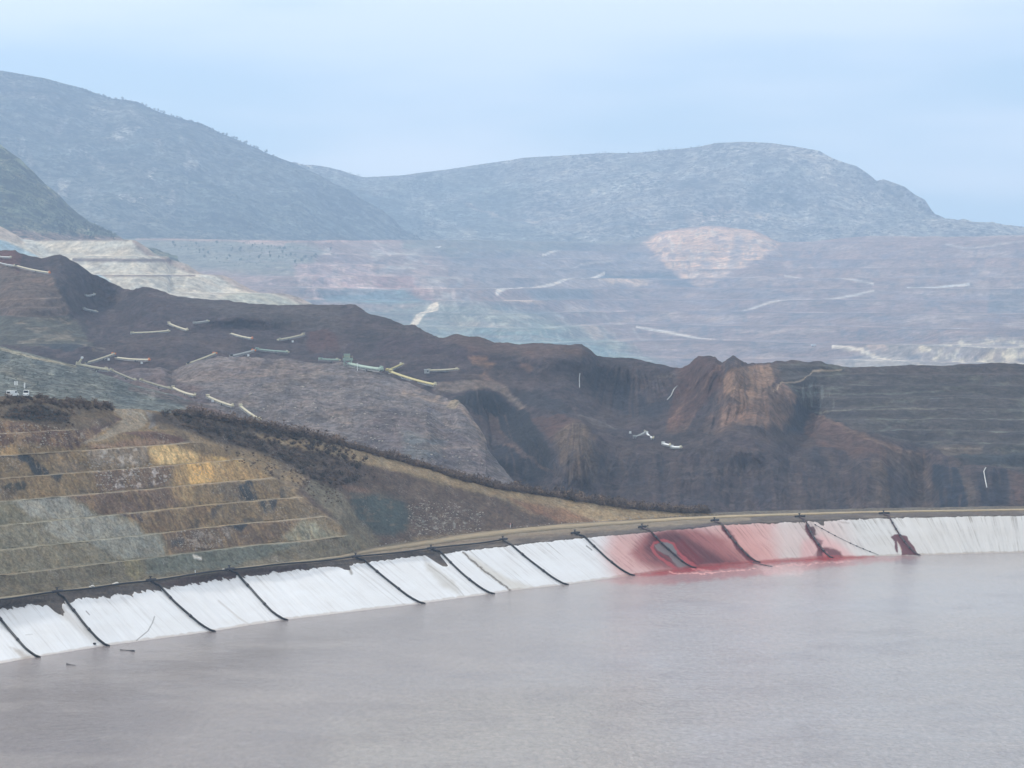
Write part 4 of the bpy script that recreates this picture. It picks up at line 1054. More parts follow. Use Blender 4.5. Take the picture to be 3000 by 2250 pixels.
# wind: how rough the surface is (sheltered under the bank, ruffled further out)
A = 0.50 + 0.25 * sstep(0, 420, PYy - shore_py(PXw)) + 0.15 * sstep(1300, 2600, PXw)
wpx, wpy = PXw + 90 * fbm(PXw / 160, PYy / 40, 0, 5, 7), PYy + 24 * fbm(PXw / 120, PYy / 30, 0, 5, 8)
A = A + 0.45 * sstep(-45, 60, poly_sd(wpx, wpy, [(820, 2300), (880, 2170), (1080, 2080), (1420, 2040), (1850, 1990), (2050, 2080), (1900, 2400)]))
A = A + 0.35 * sstep(-8, 8, poly_sd(wpx, wpy, [(540, 2012), (640, 2004), (730, 2014), (640, 2032), (580, 2028)]))
A = A - 0.22 * sstep(-25, 35, poly_sd(wpx, wpy, [(1480, 1920), (1700, 1900), (2000, 1915), (1900, 1950), (1600, 1960)]))
A = A - 0.35 * sstep(-90, 120, poly_sd(wpx, wpy, [(-900, 2400), (-900, 1950), (300, 1920), (900, 1840), (1500, 1770), (1000, 1900), (500, 2050), (200, 2250)]))
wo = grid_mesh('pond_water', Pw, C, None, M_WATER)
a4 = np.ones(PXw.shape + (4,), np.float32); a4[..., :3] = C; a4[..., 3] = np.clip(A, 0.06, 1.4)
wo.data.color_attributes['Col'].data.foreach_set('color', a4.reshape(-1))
tag(wo, 'grey murky pond water with a red tinge by the liner', kind='structure')

# ================================================================== foreground hill with the benched cut
M_HILL = terrain_mat('cut_slope_rock', 1.2, 0.22, 0.34, bump=1.3, streak=0.16, su=0.30, sv=0.10, speck=0.6, speck_col=(0.46, 0.42, 0.38), speck_scale=0.8)
HX = np.linspace(-420, 2120, 1050)
hill_crest = curve([(-420, 1146), (0, 1160), (113, 1162), (235, 1175), (289, 1176), (334, 1192), (407, 1198), (452, 1203), (542, 1216), (633, 1229), (768, 1253), (859, 1275), (1000, 1304),
                    (1181, 1356), (1362, 1408), (1452, 1433), (1678, 1466), (1859, 1492), (2000, 1504), (2120, 1508)])
oy = rout_py(HX)
Dt = d_for_z(HX, oy, rout_z(HX)) - 2.0
kk = 2.05 + 0.35 * np.clip(HX, 0, 1500) / 800
zt = rout_z(HX)
NQ = 330
qs = np.linspace(0, 1, NQ)[:, None]
cy = hill_crest(HX)
tabq = np.linspace(0, 75, 1500)[:, None]
def dist_of(q): return Dt[None, :] + kk[None, :] * q + 0.020 * np.clip(q - 48, 0, None) ** 2
_, tpy = proj(np.stack([np.zeros_like(dist_of(tabq)) , dist_of(tabq), zt[None, :] + tabq + 0 * dist_of(tabq)], -1))
qtop = np.array([np.interp(-cy[i], -tpy[:, i], tabq[:, 0]) for i in range(len(HX))])
q = qtop[None, :] * qs
cut_poly = [(-500, 1190), (0, 1234), (190, 1244), (225, 1262), (240, 1300), (330, 1283), (430, 1266), (560, 1288), (700, 1332), (800, 1392), (870, 1448), (960, 1513), (1035, 1568), (1088, 1625), (1088, 1720), (-500, 1900)]
D = dist_of(q); Z = zt[None, :] + q
HPX = np.broadcast_to(HX, D.shape)
_, HPY = proj(np.stack([0 * D, D, Z], -1))
m = sstep(-8, 14, poly_sd(HPX + 10 * fbm(HPX / 40, HPY / 40, 0, 3, 4), HPY, cut_poly))
ZW = Z + 0.9 * fbm(HPX / 90, 0 * HPX, 0, 4, 44)
zb = 22.9 + 7.35 * np.round((ZW - 22.9) / 7.35)
u = (ZW - zb) / 7.35                                   # -0.5..0.5 around each berm
half = 0.19
zst = zb + 7.35 * np.sign(u) * np.clip((np.abs(u) - half) / (0.5 - half), 0, 1) * 0.5
zst = np.where(Z < 22.9 - 3.675, Z, zst)
Z2 = Z * (1 - m) + zst * m
bench = m * (1 - sstep(half - 0.03, half + 0.03, np.abs(u))) * (Z > 19)
u0 = (HPX - 1500) / F
P = np.stack([u0 * (D * cp - (Z2 - CAMZ) * sp), D, Z2], -1)
nz = fbm(P[..., 0] / 22, P[..., 1] / 22, P[..., 2] / 22, 6, 91)
nz2 = fbm(P[..., 0] / 4.5, P[..., 1] / 4.5, P[..., 2] / 4.5, 4, 93)
face = 1 - 0.85 * bench
P[..., 1] += (3.0 * nz + 2.0 * nz2) * face * m + 2.5 * nz * (1 - m)
P[..., 2] += (1.0 * nz + 0.35 * nz2) * (1 - m) * sstep(0, 0.08, qs) + 0.12 * nz2 * m
shr = [(960, 180), (1000, 125), (1400, 175), (1700, 215), (1850, 275), (2212, 335), (2400, 420), (2330, 560), (2212, 640), (2000, 560), (1880, 470), (1700, 400), (1400, 330), (1200, 250)]
C = paint((126, 108, 82), HPX, HPY, [
    ('n', (60, 30, 0.0, 0.45, None), (136, 116, 88), 10, 0.6),
    ('n', (40, 24, 0.05, 0.45, None), (92, 84, 76), 10, 0.6),
    # brown and rust upper benches
    ('p', Q0([(-900, 170), (250, 190), (480, 225), (620, 300), (500, 345), (150, 335), (-900, 400)]), (98, 74, 66), 6, 0.8),
    ('n', (26, 12, 0.0, 0.4, Q0([(-900, 150), (480, 225), (620, 300), (300, 345), (-900, 400)])), (168, 142, 112), 8, 0.55),
    ('p', Q0([(0, 350), (90, 330), (130, 395), (0, 400)]), (176, 144, 102), 4, 0.7),
    ('p', Q0([(440, 230), (740, 150), (790, 180), (640, 260), (560, 330), (460, 350), (420, 300)]), (74, 58, 58), 5, 0.85),
    ('n', (14, 18, 0.1, 0.4, Q0([(440, 230), (740, 150), (790, 180), (640, 260), (560, 330)])), (158, 148, 132), 4, 0.6),
    ('p', Q0([(560, 340), (950, 290), (1250, 310), (1000, 330), (620, 360)]), (150, 118, 98), 5, 0.6),
    ('p', Q0([(780, 270), (900, 245), (1050, 260), (1240, 310), (1300, 360), (1180, 320), (900, 285)]), (84, 56, 54), 4, 0.7),
    ('p', Q0([(560, 390), (960, 345), (950, 450), (600, 480)]), (146, 132, 116), 8, 0.7),
    ('n', (12, 8, 0.1, 0.4, Q0([(560, 390), (960, 345), (950, 450), (600, 470)])), (196, 186, 176), 6, 0.6),
    ('p', Q0([(600, 520), (1120, 480), (1100, 590), (640, 640)]), (112, 92, 80), 8, 0.7),
    ('n', (11, 7, 0.15, 0.42, Q0([(680, 530), (1120, 490), (1090, 580), (740, 610)])), (206, 196, 190), 6, 0.75),
    ('p', Q0([(400, 700), (600, 665), (1200, 605), (1160, 720), (1000, 745), (700, 785), (560, 740)]), (106, 86, 74), 8, 0.8),
    ('p', Q0([(750, 800), (1300, 740), (1480, 720), (1300, 880), (960, 905), (900, 850)]), (112, 92, 70), 8, 0.8),
    ('p', Q0([(1020, 920), (1500, 880), (1900, 820), (1960, 830), (1830, 930), (1400, 1010), (1110, 1030)]), (100, 82, 68), 8, 0.7),
    ('n', (14, 8, 0.1, 0.45, Q0([(1100, 920), (1500, 880), (1500, 960), (1200, 1010)])), (176, 164, 150), 6, 0.5),
    ('n', (18, 10, 0.1, 0.45, Q0([(1100, 600), (1500, 590), (1500, 860), (1100, 900)])), (150, 128, 92), 6, 0.5),
    # sulphur yellow seams
    ('p', Q0([(940, 360), (1080, 355), (1320, 400), (1560, 440), (1760, 540), (1680, 565), (1400, 585), (1130, 600), (1130, 520), (1210, 470), (1000, 450)]), (176, 146, 102), 8, 0.95),
    ('p', Q0([(970, 385), (1060, 365), (1290, 400), (1250, 445), (1040, 452)]), (216, 184, 130), 5, 0.95),
    ('p', Q0([(1200, 480), (1340, 465), (1395, 520), (1370, 560), (1240, 580)]), (222, 180, 116), 5, 0.95),
    ('p', Q0([(1370, 405), (1480, 420), (1560, 470), (1460, 460)]), (222, 186, 120), 4, 0.8),
    ('p', Q0([(1660, 500), (1760, 540), (1700, 560)]), (206, 160, 96), 4, 0.7),
    ('p', Q0([(1120, 600), (1300, 590), (1240, 690), (1120, 690)]), (166, 138, 98), 5, 0.7),
    # grey green lens
    ('p', Q0([(-900, 740), (250, 690), (420, 688), (560, 735), (650, 790), (780, 800), (900, 865), (950, 910), (1030, 930), (1085, 1000), (1080, 1045), (700, 1110), (-900, 1200)]), (132, 126, 108), 6, 0.9),
    ('p', Q0([(60, 720), (250, 695), (420, 692), (540, 740), (620, 785), (450, 800), (200, 800)]), (152, 149, 138), 5, 0.92),
    ('p', Q0([(350, 850), (700, 820), (880, 860), (940, 905), (760, 930), (500, 950), (260, 900)]), (150, 147, 135), 6, 0.9),
    ('p', Q0([(520, 960), (950, 925), (1060, 990), (1070, 1040), (800, 1060), (600, 1010)]), (142, 140, 128), 6, 0.9),
    ('p', Q0([(-100, 740), (100, 725), (180, 800), (0, 840)]), (122, 116, 96), 8, 0.7),
    ('p', Q0([(-900, 1010), (200, 990), (520, 970), (600, 1090), (0, 1160), (-900, 1240)]), (128, 119, 98), 10, 0.8),
    ('p', Q0([(-900, 1240), (0, 1195), (700, 1120), (1400, 1015), (1900, 950), (2300, 920), (2400, 1090), (1500, 1160), (0, 1345), (-900, 1450)]), (110, 103, 86), 6, 0.9),
    ('p', Q0([(780, 1110), (900, 1090), (940, 1160), (880, 1230), (820, 1180)]), (126, 118, 88), 6, 0.7),
    ('p', Q0([(940, 1080), (1400, 1020), (1900, 950), (1940, 1000), (1500, 1130), (960, 1180)]), (104, 110, 100), 8, 0.7),
    ('p', Q0([(1240, 1068), (1310, 1078), (1305, 1094), (1255, 1088)]), (206, 200, 190), 2, 0.8),
    ('p', Q0([(1830, 930), (1960, 850), (2080, 840), (2212, 920), (2300, 960), (2050, 960)]), (152, 148, 126), 8, 0.85),
    # dark wet hollows
    ('p', Q0([(-200, 410), (120, 408), (230, 460), (315, 492), (318, 518), (230, 530), (170, 470), (80, 440), (-200, 440)]), (40, 48, 54), 3, 0.95),
    ('p', Q0([(310, 535), (440, 522), (410, 560), (385, 595), (345, 572)]), (44, 50, 54), 3, 0.92),
    ('p', Q0([(15, 610), (130, 592), (172, 610), (150, 636), (40, 628)]), (50, 56, 56), 3, 0.85),
    ('p', Q0([(1545, 620), (1600, 580), (1640, 600), (1668, 680), (1600, 696), (1560, 670)]), (46, 54, 60), 4, 0.9),
    ('p', Q0([(1810, 620), (1850, 620), (1860, 660), (1820, 670)]), (50, 58, 64), 4, 0.85),
    ('p', Q0([(1670, 715), (1800, 692), (1800, 730), (1760, 780), (1690, 770)]), (50, 56, 60), 4, 0.88),
    ('p', Q0([(1570, 800), (1650, 800), (1640, 840), (1580, 830)]), (56, 60, 60), 4, 0.7),
    ('p', Q0([(1930, 780), (2050, 760), (2080, 800), (1960, 810)]), (66, 74, 80), 6, 0.75),
    ('p', Q0([(1450, 870), (1600, 852), (1605, 885), (1560, 906), (1460, 900)]), (42, 48, 54), 3, 0.92),
    ('p', Q0([(1100, 975), (1200, 960), (1180, 1000), (1120, 1000)]), (56, 58, 60), 4, 0.8),
    ('p', Q0([(1350, 790), (1480, 725), (1470, 750), (1380, 810)]), (66, 64, 62), 4, 0.75),
    ('p', Q0([(750, 792), (860, 800), (960, 850), (900, 842), (800, 825)]), (60, 52, 56), 3, 0.85),
    ('p', Q0([(1220, 820), (1300, 815), (1280, 860), (1230, 850)]), (70, 68, 62), 4, 0.6),
    ('d', (34, 6, 0.95, 0.05, 0.35, [(-500, 1190), (0, 1234), (190, 1244), (430, 1266), (700, 1332), (960, 1513), (1035, 1568), (1000, 1590), (480, 1620), (430, 1560), (300, 1500), (150, 1465), (-500, 1470)]), (168, 142, 104), 6, 0.35),
    ('d', (30, 5, 1.0, 0.10, 0.38, [(-500, 1190), (0, 1234), (190, 1244), (430, 1266), (700, 1332), (960, 1513), (1035, 1568), (1000, 1590), (480, 1620), (430, 1560), (300, 1500), (150, 1465), (-500, 1470)]), (70, 58, 50), 6, 0.36),
    ('d', (14, 3, 1.0, 0.15, 0.40, cut_poly), (56, 48, 46), 6, 0.28),
    ('d', (60, 7, 0.42, 0.05, 0.4, Q5([(-500, 300), (0, 345), (700, 530), (1500, 700), (2100, 790), (1500, 850), (900, 920), (250, 1020), (0, 900)])), (122, 100, 76), 14, 0.35),
    ('d', (44, 5, 0.50, 0.08, 0.4, Q5([(-500, 300), (0, 345), (700, 530), (1500, 700), (2100, 790), (1500, 850), (900, 920), (250, 1020), (0, 900)])), (66, 56, 50), 14, 0.4),
    # haul road over the shoulder
    ('p', Q1([(738, 1316), (860, 1318), (935, 1338), (955, 1385), (940, 1432), (860, 1462), (740, 1500), (620, 1530), (520, 1550), (560, 1525), (680, 1480), (760, 1430), (795, 1390), (760, 1350)]), (138, 126, 108), 3, 0.95),
    ('s', Q1([(870, 1340), (925, 1355), (945, 1385)]), (176, 172, 156), 1, 0.6, 1.5),
    ('p', Q1([(940, 1330), (1010, 1350), (1010, 1430), (960, 1450), (975, 1400)]), (112, 112, 112), 4, 0.7),
    # plateau and shrub ground
    ('p', Q1([(-900, 1225), (300, 1235), (740, 1300), (740, 1420), (480, 1460), (0, 1385), (-900, 1385)]), (92, 80, 66), 6, 0.85),
    ('p', Q1([(60, 1310), (260, 1300), (460, 1360), (440, 1410), (200, 1400), (20, 1380)]), (48, 50, 50), 8, 0.9),
    ('p', Q1([(320, 1245), (480, 1250), (600, 1275), (420, 1275)]), (128, 124, 96), 4, 0.7),
    ('p', Q0(shr), (66, 58, 54), 10, 0.85),
    ('p', Q0([(1900, 300), (2000, 290), (2300, 330), (2300, 345), (2000, 310)]), (132, 122, 92), 3, 0.7),
    # bare brown slope down to the road
    ('p', Q5([(-100, 440), (150, 430), (600, 590), (1000, 670), (1230, 790), (1480, 850), (900, 905), (500, 930), (300, 1000), (120, 960), (-300, 640)]), (80, 67, 60), 10, 0.92),
    ('p', Q5([(-700, 250), (0, 345), (250, 395), (600, 495), (1000, 620), (1500, 700), (2212, 790), (2212, 830), (1500, 845), (1200, 730), (900, 650), (500, 545), (60, 440)]), (150, 130, 100), 8, 0.9),
    ('p', Q5([(1080, 690), (1450, 760), (1680, 840), (1420, 845), (1230, 780)]), (118, 84, 66), 9, 0.7),
    ('p', Q5([(0, 600), (150, 620), (420, 700), (300, 690), (60, 650)]), (132, 102, 82), 9, 0.6),
    ('p', Q5([(60, 655), (250, 645), (420, 700), (450, 790), (420, 900), (340, 930), (230, 920), (130, 850), (60, 760)]), (62, 74, 72), 14, 0.85),
    ('p', Q5([(-180, 560), (0, 640), (100, 800), (250, 960), (240, 1030), (100, 1000), (-60, 800), (-240, 620)]), (112, 106, 88), 8, 0.7),
    ('n', (10, 7, 0.2, 0.45, Q5([(450, 740), (600, 720), (900, 780), (900, 880), (480, 930)])), (150, 148, 138), 10, 0.6),
    ('p', Q0([(1500, 430), (1760, 540), (1900, 640), (2212, 860), (2212, 940), (1950, 820), (1830, 640), (1600, 500)]), (132, 116, 92), 8, 0.55),
    ('n', (26, 14, 0.1, 0.5, Q5([(-300, 440), (600, 560), (1300, 760), (900, 900), (200, 960)])), (112, 96, 80), 10, 0.4),
    ], (4, 22), 33)
tone = 1 + 0.20 * fbm(HPX / 22, HPY / 15, 0, 6, 121, gain=0.72) + 0.14 * fbm(HPX / 4, HPY / 3.2, 0, 2, 122)
C = np.clip(C * 1.12 * tone[..., None], 0, 1)
jit = np.clip(0.70 + 1.3 * fbm(HPX / 30, HPY / 12, 0, 4, 12), 0, 1)
bm = (bench * jit)[..., None] * (0.75 - 0.25 * sstep(1480, 1650, HPY)[..., None])
bcol = np.zeros(C.shape) + lin((154, 143, 122))
wy = sstep(900, 300, HPX)[..., None] * sstep(1380, 1600, HPY)[..., None]
bcol = bcol * (1 - wy) + lin((138, 136, 118)) * wy
pile = np.maximum(sstep(-6, 3, poly_sd(HPX, HPY, Q0([(980, 752), (1250, 722), (1370, 703), (1450, 712), (1300, 735), (1000, 758)]))),
                  sstep(-6, 3, poly_sd(HPX, HPY, Q0([(1080, 900), (1390, 862), (1440, 846), (1530, 852), (1400, 872), (1090, 905)]))))[..., None]
pile = np.maximum(pile, 0.7 * sstep(-6, 3, poly_sd(HPX, HPY, Q0([(1130, 600), (1300, 578), (1500, 572), (1300, 594), (1140, 606)])))[..., None])
bcol = bcol * (1 - pile) + lin((238, 204, 150)) * pile
C = C * (1 - bm) + bcol * bm
P_HILL_CREST = P[-1].copy()
# back of the hill
B, Cb = [], []
for j in range(1, 13):
    e = j / 12
    B.append(P[-1] + np.stack([0 * HX - 1.5 * j, np.full(len(HX), 7.0 * j), -3.6 * j * (0.15 + 0.85 * e) + 0 * HX], -1)); Cb.append(C[-1])
P = np.concatenate([P, np.array(B)]); C = np.concatenate([C, np.array(Cb)])
du = np.concatenate([[0], np.cumsum(np.linalg.norm(np.diff(P[0], axis=0), axis=1))])
UV = np.stack(np.broadcast_arrays(du[None, :] , P[..., 2]), -1)
tag(grid_mesh('terraced_hill', P, C, UV, M_HILL), 'brown and yellow benched hillside above the pond road', kind='structure')

# base ground under everything
gx, gy = np.meshgrid(np.linspace(-7800, 7800, 80), np.linspace(-500, 19500, 110))
gz = -34 - 230 * sstep(2600, 5000, gy) + 3 * fbm(gx / 300, gy / 300, 0, 3, 2)
gP = np.stack([gx, gy, gz], -1)
tag(grid_mesh('ground', gP, np.zeros(gP.shape) + lin((96, 88, 78)), None, M_SLIDE), 'brown valley floor', kind='structure')

#@@PART5
# ================================================================== ray casting onto the finished ground
bpy.context.view_layer.update()
DG = bpy.context.evaluated_depsgraph_get()
def ray(px, py, only=None):
    o = Vector((0, 0, CAMZ))
    d = Vector(unproj(px, py, 1000.0)) - o
    ok, loc, nor, idx, ob, mt = scene.ray_cast(DG, o, d.normalized())
    if not ok or (only and not ob.name.startswith(only)): return None
    return loc, nor, ob
def height(x, y):
    ok, loc, nor, idx, ob, mt = scene.ray_cast(DG, Vector((x, y, 2000)), Vector((0, 0, -1)))
    return loc.z if ok else 0.0

M_CREAM = simple_mat('cream_painted_steel', (186, 180, 156), 0.55, 0.0, 0.12, 0.6)
M_PALE = simple_mat('pale_galvanised_steel', (160, 164, 164), 0.5, 0.1, 0.12, 0.6)
M_GREENST = simple_mat('faded_green_steel', (150, 170, 158), 0.6, 0.0, 0.15, 0.6)
M_YEL = simple_mat('dusty_yellow_steel', (186, 176, 124), 0.6, 0.0, 0.15, 0.6)
M_DARKST = simple_mat('dark_steel', (58, 58, 62), 0.6, 0.2, 0.2, 1.0)
M_BELT = simple_mat('rubber_belt', (40, 38, 38), 0.8, 0.0, 0.2, 1.0)
M_ORANGE = simple_mat('orange_paint', (200, 120, 66), 0.6, 0.0, 0.15, 1.0)
M_TYRE = simple_mat('tyre_rubber', (34, 34, 36), 0.85, 0.0, 0.2, 2.0)
M_PIPE = simple_mat('black_polyethylene', (26, 26, 30), 0.45, 0.0, 0.25, 0.3)
M_PIPED = simple_mat('dusty_pipe', (70, 56, 58), 0.7, 0.0, 0.3, 0.4)
M_WHITEP = simple_mat('white_vehicle_paint', (222, 226, 226), 0.35, 0.0, 0.04, 1.0)
M_GLASS = simple_mat('dark_window_glass', (28, 34, 42), 0.1, 0.0, 0.05, 1.0)
M_WHOSE = simple_mat('white_hose', (196, 198, 196), 0.5, 0.0, 0.1, 0.5)
M_SACK = simple_mat('white_woven_sack', (214, 212, 206), 0.8, 0.0, 0.12, 1.5)
M_RED = simple_mat('red_paint', (190, 60, 50), 0.5, 0.0, 0.1, 1.0)
M_ROCK = simple_mat('pale_rock', (168, 160, 150), 0.9, 0.0, 0.3, 0.8)

# ------------------------------------------------------------------ drain pipes down the liner
def liner_pt(sb, t, lift):
    B, T, RI, RO = shore_pts(np.array([sb - 1, sb, sb + 1]))
    n = np.cross(B[2] - B[0], T[1] - B[1]); n /= np.linalg.norm(n); n *= np.sign(n[2])
    if t <= 1: p = B[1] + (T[1] - B[1]) * t
    else: p = T[1] + (RI[1] - T[1]) * (t - 1)
    return Vector(p + n * lift)
pipe_specs = [   # shore photo column, kind, label
    (95, 0, 'black drain pipe crossing the lower corner of the white liner at the frame edge'),
    (300, 0, 'black drain pipe whose top meets the dark soil notch nearest the frame edge'),
    (608, 0, 'black drain pipe starting just past the heap of white sacks'),
    (820, 0, 'black drain pipe with a small grey fitting on its top end beside the road'),
    (1222, 0, 'thick sagging black drain pipe with brown dirt below its lower half'),
    (1426, 0, 'black drain pipe between the deep soil notch and the stony gully'),
    (1643, 0, 'black drain pipe on clean white liner just past the stony gully'),
    (1839, 0, 'black drain pipe with a joint, between the white liner and the pink stain'),
    (2018, 1, 'drain pipe running through the grey keyhole patch in the dark red stain'),
    (2208, 1, 'segmented drain pipe caked in dark red, leading to a rope in the water'),
    (2424, 1, 'drain pipe ending in the small round red stain at the waterline'),
    (2680, 1, 'drain pipe with a maroon fan shaped stain on its lower half'),
]
for sb, kd, lab in pipe_specs:
    root = empty('drain_pipe', liner_pt(sb, 1.0, 0.5))
    tag(root, lab, 'pipe', 'drain pipes down the pond liner')
    inv = Matrix.Translation(-root.location)
    pts = []
    rad = 0.40 if kd == 0 else 0.36
    for k in range(26):
        t = -0.10 + 2.02 * k / 25 if False else -0.08 + 2.05 * k / 25
        bow = 10.0 * math.sin(min(max(t, 0), 1) * math.pi) * (-0.55) + (6 * max(0, 0.12 - t) / 0.12 if t < 0.12 else 0)
        wob = 1.6 * float(vnoise(np.array([sb * 1.7]), np.array([k / 3.0]), 0, 8)[0])
        p = liner_pt(sb + bow + wob, t, 0.35 + rad * 0.7)
        if t < 0: p.z = max(p.z, 0.05)
        pts.append(p)
    mb = MB(); mb.tube(pts, rad, 10, inv); mb.build('pipe_run', M_PIPE if kd == 0 else M_PIPED, root, True)
    mb = MB()
    top = pts[-1]
    a = Vector(shore_pts(np.array([sb - 12, sb, sb + 12]))[2][0]); b = Vector(shore_pts(np.array([sb - 12, sb, sb + 12]))[2][2])
    ax = (b - a).normalized()
    mb.tube([top - ax * 2.4 + Vector((0, 0, .3)), top + Vector((0, 0, .4)), top + ax * 3.0 + Vector((0, 0, .3))], 0.5, 8, inv)
    mb.tube([top + Vector((0, 0, .3)), top + Vector((0, 0, 1.7))], 0.28, 8, inv)
    mb.tube([top + Vector((-.55, 0, 1.6)), top + Vector((.55, 0, 1.6))], 0.16, 6, inv)
    mb.build('valve_fitting', M_DARKST, root, True)
    for tj in ((0.35, 0.7) if kd == 0 else (0.15, 0.32, 0.5, 0.68, 0.86)):
        j = min(range(26), key=lambda i: abs((-0.08 + 2.05 * i / 25) - tj))
        mb = MB(); p = pts[j]; d = (pts[j + 1] - pts[j - 1]).normalized()
        mb.tube([p - d * .5, p + d * .5], rad * 1.35, 10, inv); mb.build('collar', M_DARKST, root, True)

def run_pipe(name, pts, r, mat, label, cat, group=None, n=8):
    mb = MB(); mb.tube([p - pts[0] for p in pts], r, n)
    o = mb.build(name, mat, None, True); o.location = pts[0]
    return tag(o, label, cat, group)
hp = []
for sb in np.linspace(-300, 1640, 90):
    B, T, RI, RO = shore_pts(np.array([sb]))
    p = Vector(RI[0] + (T[0] - RI[0]) * 0.10); p.z += 0.75 + 0.15 * math.sin(sb / 37.0)
    hp.append(p)
run_pipe('header_pipe', hp, 0.32, M_PIPE, 'long black header pipe lying along the edge of the pond road', 'pipe')

# rope of floats lying across the liner, hoses in the water
rp = []
for k in range(30):
    t = k / 29.0
    px, py = 2389 + (2574 - 2389) * t, 1539 + (1627 - 1539) * t + 5 * math.sin(t * 3.1)
    h = ray(px, py)
    if h: rp.append(h[0] + Vector((0, 0, .25)))
root = empty('float_rope', rp[0]); tag(root, 'thin dark rope with small floats lying slantwise on the liner', 'rope')
mb = MB(); mb.tube([p - rp[0] for p in rp], 0.09, 6); mb.build('rope', M_DARKST, root, True)
for k in list(range(0, 12, 3)) + [16, 19, 22, 25]:
    if k < len(rp):
        mb = MB(); p = rp[k] - rp[0]; d = (rp[min(k + 1, len(rp) - 1)] - rp[max(k - 1, 0)]).normalized()
        mb.tube([p - d * .5, p - d * .2, p + d * .2, p + d * .5], [.08, .26, .26, .08], 8); mb.build('float', M_DARKST, root, True)
def water_line(pts, r, name, mat, label, cat, bob=0.0):
    ps = []
    for px, py in pts:
        q = unproj(px, py, d_for_z(px, py, 0.0)); ps.append(Vector(q) + Vector((0, 0, .08 + bob)))
    return run_pipe(name, ps, r, mat, label, cat)
water_line([(2206, 1649), (2222, 1652), (2238, 1656), (2252, 1659), (2262, 1660)], 0.28, 'floating_rope', M_DARKST, 'dark knotted rope trailing from the red stained pipe into the pond', 'rope')
water_line([(352, 1904), (366, 1905), (380, 1906.5), (393, 1908)], [0.16, 0.07, 0.14, 0.36], 'floating_hose', M_PIPE, 'short black hose floating with a thick end near the liner', 'hose')
water_line([(196, 1946), (205, 1947.5), (212, 1948.5), (222, 1950)], [0.28, 0.1, 0.07, 0.06], 'floating_hose', M_PIPE, 'small black hose end floating near the corner of the pond', 'hose')
h = ray(277, 1888)
mb = MB(); mb.tube([(0, 0, 0), (0, 0, .3), (0, 0, .6)], [.5, .6, .4], 10)
o = mb.build('float_buoy', M_PIPE, None, True); o.location = h[0]; tag(o, 'small black buoy resting on the liner by the waterline', 'buoy')

